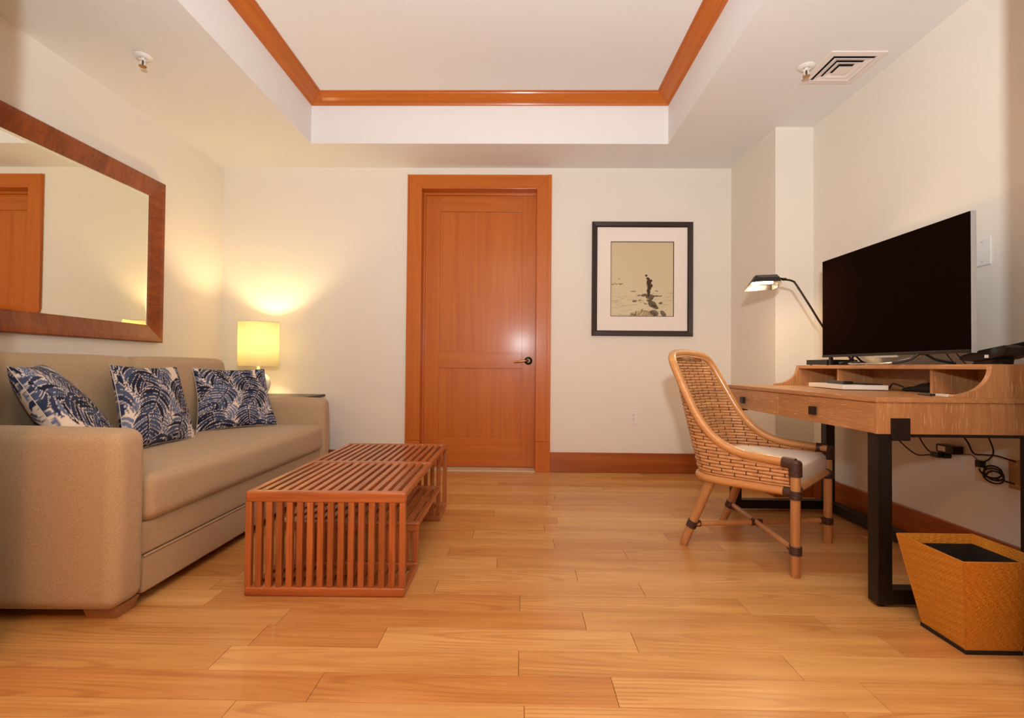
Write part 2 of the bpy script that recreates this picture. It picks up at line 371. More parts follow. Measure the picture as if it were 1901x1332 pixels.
# row index 0 spans 1.4665..1.595
row = -32; pk = 0
GOLD, RED, PALE, MID = (1.08,1.06,1.02), (.92,.74,.60), (1.13,1.15,1.16), (1,.93,.84)
while True:
    y1 = rowy0+row*ROWW; y0 = y1-ROWW
    if y0 > D-.02: break
    y1c = min(y1, D)
    if y1c > -2.3:
        js = sorted(KNOWN.get(row, []))
        xs = [XL]
        if not js: js = [random.uniform(-1.6, -.6)]
        x = js[0]
        while x-xs[0] > 1.3: x -= random.uniform(.75, 1.2); js.insert(0, x)
        x = js[-1]
        while R2-x > 1.25: x += random.uniform(.7, 1.15); js.append(x)
        js = [x for x in js if XL+.15 < x < R2-.15]
        ends = [XL]+js+[R2]
        for a, b in zip(ends[:-1], ends[1:]):
            g = .0007; zt = random.uniform(-.0001, .0001); c = .0004
            m = MB()
            m.add([(a+g,y0+g,-.014),(b-g,y0+g,-.014),(b-g,y1c-g,-.014),(a+g,y1c-g,-.014),
                   (a+g,y0+g,zt-c),(b-g,y0+g,zt-c),(b-g,y1c-g,zt-c),(a+g,y1c-g,zt-c),
                   (a+g+c,y0+g+c,zt),(b-g-c,y0+g+c,zt),(b-g-c,y1c-g-c,zt),(a+g+c,y1c-g-c,zt)],
                  [(0,3,2,1),(0,1,5,4),(1,2,6,5),(2,3,7,6),(3,0,4,7),(4,5,9,8),(5,6,10,9),(6,7,11,10),(7,4,8,11),(8,9,10,11)])
            o = m.build('plank', 'floor_oak', floor)
            k = random.random(); base = Vector(GOLD).lerp(Vector(MID), random.random())
            if k < (.42 if y0 > 2.2 else .2): base = Vector(RED).lerp(Vector(MID), random.random()*.6)  # red boards; extra ones at the back put redder reflected light into the colour
            elif k > .86: base = Vector(PALE)
            o.color = (*base, 1)
    row += 1

# crown moulding round the tray, door, baseboards
tr = thing('trim_1', 'reddish wooden crown moulding around the raised ceiling', 'moulding', (0,TY,2.928), kind='structure')
prof = [(0,-.062),(.012,-.062),(.018,-.05),(.03,-.046),(.06,-.03),(.085,-.014),(.092,-.014),(.096,-.006),(.11,-.005),(.11,0),(0,0)]
def crown(p0, p1, inw, mat):
    """p0,p1: outer corners on the tray wall; inw: inward unit; ends mitred at 45 degrees"""
    p0, p1, inw = Vector(p0), Vector(p1), Vector(inw); t = (p1-p0).normalized(); n = len(prof)
    vs = [p0+inw*d+t*d+Vector((0,0,z)) for d, z in prof]+[p1+inw*d-t*d+Vector((0,0,z)) for d, z in prof]
    fs = [tuple(range(n)), tuple(reversed(range(n, 2*n)))]+[(i, i+n, (i+1) % n+n, (i+1) % n) for i in range(n)]
    MB().add(vs, fs).build('crown_board', mat, tr)
crown((TL,TY,ZT), (TR,TY,ZT), (0,-1,0), 'fir_x'); crown((TL,TN,ZT), (TR,TN,ZT), (0,1,0), 'fir_x')
crown((TL,TN,ZT), (TL,TY,ZT), (1,0,0), 'fir_y'); crown((TR,TN,ZT), (TR,TY,ZT), (-1,0,0), 'fir_y')

dr = thing('door_1', 'closed two-panel reddish wooden door in a wide wooden casing', 'door', ((DX0+DX1)/2, D, 0), kind='structure')
CX0, CX1, CT = -.986, .264, 2.565; yc = D-.022
def mitre_v(x_out, x_in, name):
    a, b = (x_out, x_in) if x_out < x_in else (x_in, x_out)
    zt = lambda x: CT-(abs(x-x_out))*(CT-DZ)/abs(x_in-x_out)
    m = MB().hexa([(a,yc,.26),(b,yc,.26),(b,D,.26),(a,D,.26)], [(a,yc,zt(a)),(b,yc,zt(b)),(b,D,zt(b)),(a,D,zt(a))])
    return m.build(name, 'fir_z', dr, bevel=.002)
mitre_v(CX0, DX0, 'casing'); mitre_v(CX1, DX1, 'casing')
MB().prism([(CX0,CT),(DX0,DZ),(DX1,DZ),(CX1,CT)], yc, D, 1).build('casing', 'fir_x', dr, bevel=.002)
box('plinth_block', (CX0-.002, DX0, D-.028, D, 0, .258), 'fir_z', dr, .003); box('plinth_block', (DX1, CX1+.002, D-.028, D, 0, .258), 'fir_z', dr, .003)
# raised back band on the outer right-hand edge of the casing
box('casing_edge', (CX1-.032, CX1+.001, yc-.006, yc+.002, .26, CT), 'fir_z', dr, .002)
box('casing_edge', (CX0-.001, CX0+.012, yc-.005, yc+.002, .26, CT), 'fir_z', dr, .002)
yd = D+.112                                                        # face of the leaf
box('jamb', (DX0-.02, DX0, D-.01, D+.15, 0, DZ), 'fir_z', dr, .001); box('jamb', (DX1, DX1+.02, D-.01, D+.15, 0, DZ), 'fir_z', dr, .001)
box('jamb_head', (DX0-.02, DX1+.02, D-.01, D+.15, DZ, DZ+.02), 'fir_x', dr, .001)
box('door_stop', (DX0, DX0+.014, yd-.03, yd-.001, 0, DZ), 'fir_z', dr, .001); box('door_stop', (DX1-.006, DX1, yd-.03, yd-.001, 0, DZ), 'fir_z', dr, .001)
box('door_stop', (DX0+.014, DX1-.006, yd-.03, yd-.001, DZ-.02, DZ), 'fir_x', dr, .001)
lx0, lx1, lz0, lz1 = DX0+.004, DX1-.003, .014, DZ-.006
px0, px1, pa, pb, pc, pd_ = -.722, .016, 2.285, 1.026, .887, .266
box('stile', (lx0, px0, yd, yd+.04, lz0, lz1), 'fir_z', dr, .0015); box('stile', (px1, lx1, yd, yd+.04, lz0, lz1), 'fir_z', dr, .0015)
for z0, z1 in ((pa, lz1), (pc, pb), (lz0, pd_)): box('rail', (px0, px1, yd, yd+.04, z0, z1), 'fir_x', dr, .0015)
for z0, z1 in ((pb, pa), (pd_, pc)): box('door_panel', (px0, px1, yd+.014, yd+.03, z0, z1), 'fir_z', dr, 0)
hx, hz = .075, .955
rose = MB().lathe([(.0001,0),(.036,0),(.036,.004),(.03,.009),(.018,.011),(.015,.014),(.015,.035),(.0001,.035)], seg=28).xf(Matrix.Translation((hx,yd,hz)) @ Matrix.Rotation(PI/2, 4, 'X'))
ro = rose.build('handle_rose', 'bronze', dr, smooth=True, label='dark bronze lever handle rose')
MB().tube(bez([(hx,yd-.03,hz),(hx-.012,yd-.05,hz),(hx-.05,yd-.054,hz-.002),(hx-.128,yd-.05,hz-.012)]), [.009]*16+[.0085]*5+[.008]*4, 10).build('lever', 'brass', dr, smooth=True, label='brushed bronze lever')
box('strike_plate', (DX1-.0075, DX1-.005, yd-.028, yd-.002, .93, 1.02), 'bronze', dr, 0)
th = box('threshold', (DX0, DX1, D-.03, D+.12, 0, .010), 'stone', dr, .002, label='pale stone threshold')
def base(name, b, mat, label):
    tag(box(name, b, mat, bevel=.003), label, 'baseboard', kind='structure')
base('baseboard_back', (CX1+.002, R1, D-.018, D, .001, BB), 'board_red', 'dark reddish wooden baseboard right of the door')
base('baseboard_back_left', (XL, CX0-.002, D-.018, D, .001, BB), 'board_red', 'wooden baseboard behind the sofa end table')
base('baseboard_corner', (R1-.018, R1, YP-.018, D-.018, .001, BB), 'board_red_y', 'wooden baseboard along the boxed-out corner side')
base('baseboard_corner_face', (R1, R2-.018, YP-.018, YP, .001, BB), 'board_red', 'wooden baseboard across the face of the boxed-out corner')
base('baseboard_right', (R2-.018, R2, YN1, YP-.018, .001, BB), 'board_red_y', 'wooden baseboard under the desk along the right wall')
base('baseboard_left', (XL, XL+.018, YN1, D-.018, .001, BB), 'board_red_y', 'wooden baseboard hidden behind the sofa')
op = thing('trim_2', 'wooden casing around the wide opening in the near wall', 'door casing', (0,YN0,0), kind='structure')
box('jamb', (JL-.02, JL, YN0-.01, YN1+.004, 0, HD), 'fir_z', op, .002); box('jamb', (JR, JR+.02, YN0-.01, YN1+.004, 0, HD), 'fir_z', op, .002)
box('jamb_head', (JL-.02, JR+.02, YN0-.01, YN1+.004, HD, HD+.02), 'fir_x', op, .002)

# ------------------------------------------------------------------ sofa
SY0, SY1, SF = 1.695, 3.632, -1.40
sofa = thing('sofa', 'beige upholstered sofa with square arms against the left wall under the mirror', 'sofa', (-2.0,2.66,0))
SB = XL+.025
for y0, y1 in ((SY0, SY0+.15), (SY1-.135, SY1)):
    m = MB(); rounded(m, ((SB+SF+.014)/2, (y0+y1)/2, .353), ((SF+.014-SB)/2, (y1-y0)/2, .31), .045, 8, (.006,.006,.008))
    a = m.build('arm', 'sofa_fabric', sofa, smooth=True)
ay0, ay1 = SY0+.15, SY1-.135; ym = (ay0+ay1)/2
m = MB(); rounded(m, ((-2.2+SF+.02)/2, ym, .392), ((SF+.02+2.2)/2, (ay1-ay0)/2-.002, .090), .042, 10, (.01,0,.01)); m.build('seat_cushion', 'sofa_fabric', sofa, smooth=True)
for a, b in ((ay0, ym), (ym, ay1)):
    m = MB(); rounded(m, (-2.29, (a+b)/2, .685), (.245, (b-a)/2-.002, .24), .05, 8, (.03,.004,.012))
    M = Matrix.Translation((-2.29,0,.45)) @ Matrix.Rotation(math.radians(-4), 4, 'Y') @ Matrix.Translation((2.29,0,-.45)); m.xf(M)
    m.build('back_cushion', 'sofa_fabric', sofa, smooth=True)
m = MB(); rounded(m, ((SB-2.40)/2, (ay0+ay1)/2, .47), ((-2.40-SB)/2, (ay1-ay0)/2-.001, .43), .03, 4); m.build('back_frame', 'sofa_fabric', sofa, smooth=True)
m = MB(); rounded(m, ((-2.45+SF-.004)/2, ym, .243), ((SF-.008+2.45)/2, (ay1-ay0)/2-.003, .062), .012, 4, (.004,0,0)); m.build('bed_panel', 'sofa_fabric', sofa, smooth=True)
m = MB(); rounded(m, ((-2.45+SF)/2, ym, .111), ((SF+2.45)/2, (ay1-ay0)/2-.003, .069), .01, 4); fp = m.build('front_panel', 'sofa_fabric', sofa, smooth=True)
MB().tube([(SF-.001, ay0+.004, .18), (SF-.001, ay1-.004, .18)], .0045, 8).build('piping', 'sofa_fabric', fp, smooth=True)
for fy in (SY0+.045, SY1-.145):
    for fx in (SF-.135, SB+.05):
        MB().hexa([(fx+.012,fy+.008,0),(fx+.118,fy+.008,0),(fx+.118,fy+.092,0),(fx+.012,fy+.092,0)], [(fx,fy,.046),(fx+.13,fy,.046),(fx+.13,fy+.1,.046),(fx,fy+.1,.046)]).build('foot', 'foot_wood', sofa, bevel=.002)

# palm-frond print painted once, cropped differently for each pillow
N = 420
CREAM = np.array(lin('e9d9c8')[:3]); INK = [np.array(lin(c)[:3]) for c in ('22283d', '333d59', '4b5874', '69758f')]
def palm_canvas():
    A = np.zeros((N, N, 3)); A[:] = CREAM; rnd = random.Random(5)
    def dab(x, y, r, c):
        x0, x1, y0, y1 = int(max(0, x-r-1)), int(min(N-1, x+r+1)), int(max(0, y-r-1)), int(min(N-1, y+r+1))
        if x1 < x0 or y1 < y0: return
        yy, xx = np.mgrid[y0:y1+1, x0:x1+1]; k = ((xx-x)**2+(yy-y)**2) <= r*r; A[y0:y1+1, x0:x1+1][k] = c
    def leaflet(x, y, a, L, w0, turn, ink, halo=True):
        st = []
        for k in range(34):
            u = k/33; st.append((x, y, w0*(.3+.9*math.sin(PI*min(1, u*.85+.1)))*(1-u**3)+.3)); x += math.cos(a)*L/34; y += math.sin(a)*L/34; a += turn/34
        if halo:
            for qx, qy, w in st: dab(qx, qy, w+1.15, CREAM*.96)
        for k, (qx, qy, w) in enumerate(st): dab(qx, qy, w, ink*(1.15-.35*k/34))
    def frond(ox, oy, ang, length, dens, dense):
        """arching frond: leaflets leave the rib and droop (image y grows downwards)"""
        bend = rnd.uniform(-.5, .5); x, y, a = ox, oy, ang; pts = []
        for i in range(80): pts.append((x, y, a)); x += math.cos(a)*length/80; y += math.sin(a)*length/80; a += bend/80
        if dense:
            for i, (x, y, a) in enumerate(pts): dab(x, y, length*.23*math.sin(PI*min(1, (i+14)/94))**.6, INK[2]*rnd.uniform(.75, 1.0))
        for i in range(dens, -1, -1):
            t = i/dens; x, y, a = pts[min(79, int(t*79))]
            for sgn in (-1, 1):
                L = length*.62*(math.sin(PI*(.2+.68*t))**.6)*rnd.uniform(.88, 1.1)
                leaflet(x, y, a+sgn*math.radians(95-70*t), L, length*.040*rnd.uniform(.75, 1.2), -sgn*rnd.uniform(.9, 1.35), INK[rnd.randrange(4)] if dense else INK[rnd.randrange(3)])
        for i, (x, y, a) in enumerate(pts): dab(x, y, 1.9*(1-i/90)+.5, INK[0]*.7)
    for _ in range(16):
        x, y = rnd.uniform(0, N), rnd.uniform(-60, N-40); a = PI/2+rnd.uniform(-1.2, 1.2)
        for i in range(9):
            for sgn in (-1, 1): leaflet(x+math.cos(a)*i*11, y+math.sin(a)*i*11, a+sgn*math.radians(90-7*i), 80, 4.2, -sgn*1.2, INK[3]*rnd.uniform(.8, 1.15))
    spots = [(120,-60,1),(250,-70,1),(10,20,1),(70,-10,0),(330,-20,1),(215,40,0),(20,120,1),(390,110,0),(130,130,1),(290,150,0),(60,250,0),(215,235,1),(370,250,1),(140,330,0),(300,330,0),(20,370,1),(400,370,0),(215,400,1),(100,300,1)]
    for x, y, dn in spots: frond(x+rnd.uniform(-10,10), y+rnd.uniform(-10,10), PI/2+rnd.uniform(-.75, .75), rnd.uniform(130, 180), rnd.choice((10, 11, 12)), dn)
    return A
CANVAS = palm_canvas()
def pillow(corners, thick, crop, label, n=120):
    """corners: bottom-left, bottom-right, top-right, top-left seen from the front (world)"""
    bl, br, trr, tl = [Vector(c) for c in corners]; nrm = (br-bl).cross(tl-bl).normalized(); cen = (bl+br+trr+tl)/4
    base_pt = Vector((cen.x, cen.y, min(bl.z, br.z)))
    t = thing('throw_pillow', label, 'pillow', base_pt, group='palm-print throw pillows on the sofa')
    cx, cy, cs, flip = crop
    for side in (1, -1):
        vs = []; cols = []; fs = []
        for j in range(n+1):
            for i in range(n+1):
                u, v = i/n, j/n; a, b = 2*u-1, 2*v-1
                pin_u = a*(1-.085*(1-b*b)); pin_v = b*(1-.075*(1-a*a))       # edges pull in between the corners
                uu, vv = (pin_u+1)/2, (pin_v+1)/2
                p = bl*(1-uu)*(1-vv)+br*uu*(1-vv)+trr*uu*vv+tl*(1-uu)*vv
                h = thick*((1-a*a)*(1-b*b))**.42*(1+.06*math.sin(5*a+2*b)*math.cos(3*b-a))
                vs.append(p+nrm*side*h)
                q = (1-u) if flip else u
                X = int((cx+q*cs) % (N-1)); Y = int((cy+(1-v)*cs) % (N-1)) if side > 0 else int((cy+90+(1-v)*cs) % (N-1)); cols.append(CANVAS[Y, X])
        for j in range(n):
            for i in range(n):
                k = j*(n+1)+i; f = (k, k+1, k+n+2, k+n+1); fs.append(f if side > 0 else tuple(reversed(f)))
        m = MB().add(vs, fs); o = m.build('front_cover' if side > 0 else 'back_cover', 'palm_print', t, smooth=True)
        ca = o.data.color_attributes.new('print', 'FLOAT_COLOR', 'POINT')
        buf = np.ones((len(vs), 4), np.float32); buf[:, :3] = np.array(cols); ca.data.foreach_set('color', buf.ravel())
    ring = []
    for e in range(4):
        for k in range(24):
            s_ = k/24*2-1; a, b = ((s_,-1),(1,s_),(-s_,1),(-1,-s_))[e]
            pu = a*(1-.085*(1-b*b)); pv = b*(1-.075*(1-a*a)); uu, vv = (pu+1)/2, (pv+1)/2
            ring.append(bl*(1-uu)*(1-vv)+br*uu*(1-vv)+trr*uu*vv+tl*(1-uu)*vv)
    MB().tube(ring, .0016, 6, closed=True).build('seam', 'pillow_seam', t, smooth=True)
zs = .487
pillow([(-1.955,2.985,zs),(-1.665,3.41,zs-.002),(-1.81,3.50,.872),(-2.055,3.09,.875)], .062, (20,10,330,False), 'blue palm-leaf throw pillow leaning at the lamp end of the sofa')
pillow([(-1.80,2.24,zs),(-1.80,2.75,zs),(-1.955,2.80,.885),(-1.955,2.34,.895)], .062, (150,40,300,False), 'blue palm-leaf throw pillow in the middle of the sofa')
pillow([(-1.70,1.915,zs),(-1.85,2.335,zs),(-2.13,2.165,.90),(-1.905,1.82,.885)], .08, (60,200,320,True), 'blue palm-leaf throw pillow half hidden behind the near sofa arm')

# ------------------------------------------------------------------ mirror on the left wall
MY0, MY1, MZ0, MZ1, FW = 1.78, 3.545, 1.052, 2.197, .118
mi = thing('wall_mirror', 'large rectangular mirror in a wide walnut frame above the sofa', 'mirror', (XL, (MY0+MY1)/2, MZ0))
fprof = [(0,.0),(0,.034),(.006,.04),(.03,.036),(FW-.012,.014),(FW,.012),(FW,0)]     # distance in from the outer edge, height off the wall
def frame_bar(p0, p1, inw, nrm, mat, parent, prof_, name='frame_bar'):
    p0, p1, inw, nrm = Vector(p0), Vector(p1), Vector(inw), Vector(nrm); t = (p1-p0).normalized(); n = len(prof_)
    vs = [p0+(inw+t)*d+nrm*h for d, h in prof_]+[p1+(inw-t)*d+nrm*h for d, h in prof_]
    fs = [tuple(range(n)), tuple(reversed(range(n, 2*n)))]+[(i, i+n, (i+1) % n+n, (i+1) % n) for i in range(n)]
    return MB().add(vs, fs).build(name, mat, parent)
X0 = XL+.001
frame_bar((X0,MY0,MZ1), (X0,MY1,MZ1), (0,0,-1), (1,0,0), 'walnut_z', mi, fprof); frame_bar((X0,MY0,MZ0), (X0,MY1,MZ0), (0,0,1), (1,0,0), 'walnut_z', mi, fprof)
frame_bar((X0,MY0,MZ0), (X0,MY0,MZ1), (0,1,0), (1,0,0), 'walnut_y', mi, fprof); frame_bar((X0,MY1,MZ0), (X0,MY1,MZ1), (0,-1,0), (1,0,0), 'walnut_y', mi, fprof)
gy0, gy1, gz0, gz1, bw = MY0+FW, MY1-FW, MZ0+FW, MZ1-FW, .02
MB().box(X0, X0+.010, gy0+bw, gy1-bw, gz0+bw, gz1-bw).build('glass', 'mirror_glass', mi)
bprof = [(0,0),(0,.0075),(bw,.010),(bw,0)]
for a, b, w in (((X0,gy0,gz1),(X0,gy1,gz1),(0,0,-1)),((X0,gy0,gz0),(X0,gy1,gz0),(0,0,1)),((X0,gy0,gz0),(X0,gy0,gz1),(0,1,0)),((X0,gy1,gz0),(X0,gy1,gz1),(0,-1,0))):
    frame_bar(a, b, w, (1,0,0), 'mirror_bevel', mi, bprof, 'bevelled_edge')

# ------------------------------------------------------------------ end table and table lamp in the corner
et = thing('end_table', 'dark-topped end table between the sofa and the far wall', 'table', (-2.12,3.97,0))
box('table_top', (-2.56, -1.675, 3.68, 4.27, .632, .652), 'dark_top', et, .003)
for x in (-2.54, -1.75):
    for y in (3.70, 4.20): box('leg', (x, x+.05, y, y+.05, 0, .632), 'walnut_z', et, .002)
box('apron', (-2.50, -1.74, 3.71, 3.73, .55, .632), 'walnut_x', et, .002); box('apron', (-2.50, -1.74, 4.22, 4.24, .55, .632), 'walnut_x', et, .002)
LX, LY = -2.135, 4.03
tl_ = thing('table_lamp', 'lit white table lamp with a cream drum shade in the far left corner', 'lamp', (LX,LY,.652))
MB().lathe([(.0001,.652),(.075,.652),(.078,.66),(.07,.672),(.085,.70),(.095,.745),(.085,.795),(.055,.825),(.03,.838),(.018,.846),(.0001,.846)], (LX,LY,0), 36).build('lamp_body', 'ceramic', tl_, smooth=True)
MB().lathe([(.0001,.845),(.011,.845),(.011,1.0),(.016,1.0),(.016,1.05),(.0001,1.05)], (LX,LY,0), 16).build('stem', 'ceramic', tl_, smooth=True)
MB().lathe([(.152,.889),(.152,1.245),(.150,1.245),(.150,.889),(.152,.889)], (LX,LY,0), 64).build('shade', 'shade_cloth', tl_, smooth=True)
for zt_ in (1.245, .889): MB().tube([(LX+.151*math.cos(a*PI/32), LY+.151*math.sin(a*PI/32), zt_) for a in range(64)], .002, 6, closed=True).build('shade_trim', 'pillow_seam', tl_, smooth=True)
sp = MB()
for k in range(3): sp.tube([(LX, LY, 1.05), (LX+.15*math.cos(k*2.094), LY+.15*math.sin(k*2.094), 1.235)], .0015, 6)
sp.build('shade_spider', 'brass', tl_)
MB().lathe([(.0001,1.05),(.014,1.055),(.03,1.09),(.032,1.115),(.022,1.14),(.0001,1.15)], (LX,LY,0), 20).build('light_bulb', 'bulb_warm', tl_, smooth=True)
def point(name, loc, e, col, r, parent):
    l = bpy.data.lights.new(name, 'POINT'); l.energy = e; l.color = col; l.shadow_soft_size = r
    o = bpy.data.objects.new(name, l); COL.objects.link(o); o.parent = parent; o.location = tuple(np.array(loc)-world_base(parent)); return o

# ------------------------------------------------------------------ slatted coffee table
X0T, X1T, Y0T, Y1T, HT = -1.075, -.45, 1.935, 3.176, .406
ct = thing('coffee_table', 'reddish teak slatted coffee table with a dropped magazine shelf', 'coffee table', ((X0T+X1T)/2,(Y0T+Y1T)/2,0))
ns = 16; pw = .024; rw = .036; pitch = (X1T-X0T-pw)/(ns-1)
slx = [X0T+pw/2+i*pitch for i in range(ns)]
YA, YB, ZSH = 2.222, 2.893, .205                         # the shelf hangs between these two upright rows
def run(name, kind, a0, a1, fixed, mat):
    """a row of 16 slats: along y (kind h) at height fixed, or upright (kind v) at depth fixed"""
    first = None
    for x in slx:
        if kind == 'h': b = (x-pw/2, x+pw/2, a0, a1, fixed-.011, fixed+.011); loc = (x, (a0+a1)/2, fixed)
        else: b = (x-pw/2, x+pw/2, fixed-.011, fixed+.011, a0, a1); loc = (x, fixed, (a0+a1)/2)
        o = box(name, b, mat, ct, .003) if first is None else copy_at(first, loc, ct)
        first = first or o
        k = random.uniform(.78, 1.12); o.color = (k, k*random.uniform(.9, 1.02), k*random.uniform(.85, 1), 1)
YM = (Y0T+Y1T)/2+.01
run('top_slat', 'h', Y0T+.03, YM-.02, HT-.013, 'teak_y'); run('top_slat', 'h', YM+.02, Y1T-.03, HT-.013, 'teak_y')
run('end_slat', 'v', .034, HT-.04, Y0T+.014, 'teak_z'); run('end_slat', 'v', .034, HT-.04, Y1T-.014, 'teak_z')
run('bottom_slat', 'h', Y0T+.03, YA-.03, .013, 'teak_y'); run('bottom_slat', 'h', YB+.03, Y1T-.03, .013, 'teak_y')
run('inner_slat', 'v', .034, ZSH-.04, YA-.004, 'teak_z'); run('inner_slat', 'v', .034, ZSH-.04, YB+.004, 'teak_z')
run('shelf_slat', 'h', YA+.02, YB-.02, ZSH-.013, 'teak_y')
def rail(y0, y1, z0, z1):
    o = box('rail', (X0T, X1T, y0, y1, z0, z1), 'teak_x', ct, .009, 3); o.color = (1.02,.98,.95,1)
rail(Y0T, Y0T+.036, HT-.042, HT); rail(Y1T-.036, Y1T, HT-.042, HT); rail(YM-.022, YM+.022, HT-.03, HT)
rail(Y0T, Y0T+.036, 0, .036); rail(Y1T-.036, Y1T, 0, .036)
rail(YA-.034, YA+.002, 0, .034); rail(YB-.002, YB+.034, 0, .034)
rail(YA-.014, YA+.022, ZSH-.042, ZSH); rail(YB-.022, YB+.014, ZSH-.042, ZSH)

ct.rotation_euler = (0, 0, math.radians(.8))

# ------------------------------------------------------------------ framed picture
PX0, PX1, PZ0, PZ1, pf = .616, 1.482, 1.175, 2.160, .046
pic = thing('framed_picture', 'sepia photograph of a figure on rocks in a dark wooden frame', 'picture', ((PX0+PX1)/2, D, PZ0))
pprof = [(0,0),(0,.026),(.004,.03),(pf-.01,.026),(pf,.018),(pf,0)]
for a, b, w in (((PX0,D,PZ1),(PX1,D,PZ1),(0,0,-1)),((PX0,D,PZ0),(PX1,D,PZ0),(0,0,1)),((PX0,D,PZ0),(PX0,D,PZ1),(1,0,0)),((PX1,D,PZ0),(PX1,D,PZ1),(-1,0,0))):
    frame_bar(a, b, w, (0,-1,0), 'frame_black', pic, pprof)
ax0, ax1, az0, az1 = .778, 1.322, 1.343, 1.992
m = MB()
for b in ((PX0+pf-.004, ax0, PZ0+pf-.004, PZ1-pf+.004), (ax1, PX1-pf+.004, PZ0+pf-.004, PZ1-pf+.004), (ax0, ax1, PZ0+pf-.004, az0), (ax0, ax1, az1, PZ1-pf+.004)): m.box(b[0], b[1], D-.012, D-.002, b[2], b[3])
m.build('mat_board', 'mat_board', pic)
m = MB(); e = .005
for b in ((ax0, ax0+e, az0, az1), (ax1-e, ax1, az0, az1), (ax0+e, ax1-e, az0, az0+e), (ax0+e, ax1-e, az1-e, az1)): m.box(b[0], b[1], D-.0115, D-.006, b[2], b[3])
m.build('inner_fillet', 'frame_black', pic)
def art():
    w, h = 180, 214; A = np.zeros((h, w, 3)); rnd = random.Random(11)
    top, bot = np.array(lin('d3c19c')[:3]), np.array(lin('dccca8')[:3])
    for j in range(h): A[j] = bot+(top-bot)*(j/h)
    ink = np.array(lin('4a3524')[:3]); mid = np.array(lin('8c7350')[:3])
    yy, xx = np.mgrid[0:h, 0:w]; U, V = xx/w, yy/h           # V up
    def ell(cx, cy, rx, ry, c, ang=0, a=1):
        dx, dy = (U-cx)*w, (V-cy)*h; ca, sa = math.cos(ang), math.sin(ang)
        k = (((dx*ca+dy*sa)/(rx*w))**2+((-dx*sa+dy*ca)/(ry*w))**2) <= 1
        A[k] = A[k]*(1-a)+c*a
    for _ in range(60):    # ripples of pale water
        ell(rnd.uniform(.02,.95), rnd.uniform(.02,.32), rnd.uniform(.02,.09), .004, mid, rnd.uniform(-.15,.15), .35)
    for _ in range(9): ell(rnd.uniform(.02,.18), rnd.uniform(.425,.445), .02, .008, mid, 0, .8)
    for _ in range(4): ell(rnd.uniform(.09,.17), .50, .012, .006, mid, 0, .5)
    for cx, cy, rx, ry, an in ((.36,.335,.05,.006,0),(.38,.205,.04,.016,.1),(.46,.215,.03,.008,.3),(.73,.34,.03,.006,-.2),(.45,.28,.03,.008,.2),
                               (.53,.285,.05,.022,.2),(.62,.265,.07,.038,0),(.72,.275,.05,.012,0),(.79,.275,.025,.008,.3),(.61,.215,.04,.02,0),(.65,.235,.025,.016,.5),
                               (.66,.165,.075,.05,-.5),(.70,.13,.06,.03,-.4),(.79,.18,.03,.018,.2),(.55,.17,.03,.008,-.3)): ell(cx, cy, rx, ry, ink, an, .85)
    ell(.52, .0, .23, .1, np.array(lin('c3ae84')[:3]), 0, .9)
    for _ in range(70):
        x = rnd.uniform(.32,.72); ell(x, rnd.uniform(.01,.085)*(1-abs(x-.52)*2.5)+.005, .014, .005, ink, rnd.uniform(.6,1.3), .6)
    ell(.69, .05, .07, .045, ink, -.3, .8); ell(.83, .04, .035, .06, ink, .7, .8); ell(.50,.09,.02,.01,ink,.5,.8)
    for _ in range(14): ell(rnd.uniform(.6,.76), rnd.uniform(.03,.2), .012, .003, np.array(lin('b39a70')[:3]), rnd.uniform(-1,0), .6)
    # the standing figure
    ell(.562, .545, .019, .019, ink, 0, 1); ell(.59, .505, .03, .02, ink, -.4, 1)
    ell(.605, .455, .034, .06, ink, .1, 1); ell(.635, .475, .025, .022, ink, .5, 1); ell(.645, .41, .02, .03, ink, 0, 1)
    ell(.61, .39, .032, .05, ink, .15, 1); ell(.60, .335, .028, .055, ink, .1, 1); ell(.60, .29, .02, .03, ink, 0, 1); ell(.575, .42, .008, .04, mid, .2, 1)
    vs = []; fs = []; cols = []
    for j in range(h):
        for i in range(w): vs.append((ax0+(ax1-ax0)*i/(w-1), D-.005, az0+(az1-az0)*j/(h-1))); cols.append(A[j, i])
    for j in range(h-1):
        for i in range(w-1): k = j*w+i; fs.append((k, k+1, k+w+1, k+w))
    o = MB().add(vs, fs).build('photo_print', 'art_print', pic)
    ca = o.data.color_attributes.new('print', 'FLOAT_COLOR', 'POINT'); buf = np.ones((len(vs), 4), np.float32); buf[:, :3] = np.array(cols); ca.data.foreach_set('color', buf.ravel())
art()

# ------------------------------------------------------------------ desk with hutch
DK0, DK1, DN, DF, DT = 1.36, 2.045, 1.918, 3.255, .797
dk = thing('writing_desk', 'cerused oak writing desk with a low hutch and black steel legs', 'desk', ((DK0+DK1)/2,(DN+DF)/2,0))
box('desk_top', (DK0-.006, DK1, DN-.006, DF+.006, DT-.02, DT), 'desk_y', dk, .003)
AB = .657
box('end_panel', (DK0+.022, DK1-.02, DN, DN+.02, AB, DT-.02), 'desk_z', dk, .0015); box('end_panel', (DK0+.022, DK1-.02, DF-.02, DF, AB, DT-.02), 'desk_z', dk, .0015)
box('corner_post', (DK0, DK0+.0215, DN-.001, DN+.018, AB, DT-.02), 'desk_z', dk, .0015); box('corner_post', (DK0, DK0+.0215, DF-.018, DF+.001, AB, DT-.02), 'desk_z', dk, .0015)
box('back_panel', (DK1-.02, DK1, DN, DF, AB, DT-.02), 'desk_y', dk, .001)
box('bottom_board', (DK0+.03, DK1-.02, DN+.02, DF-.02, AB+.004, AB+.014), 'desk_y', dk, 0)
ysp = 2.640
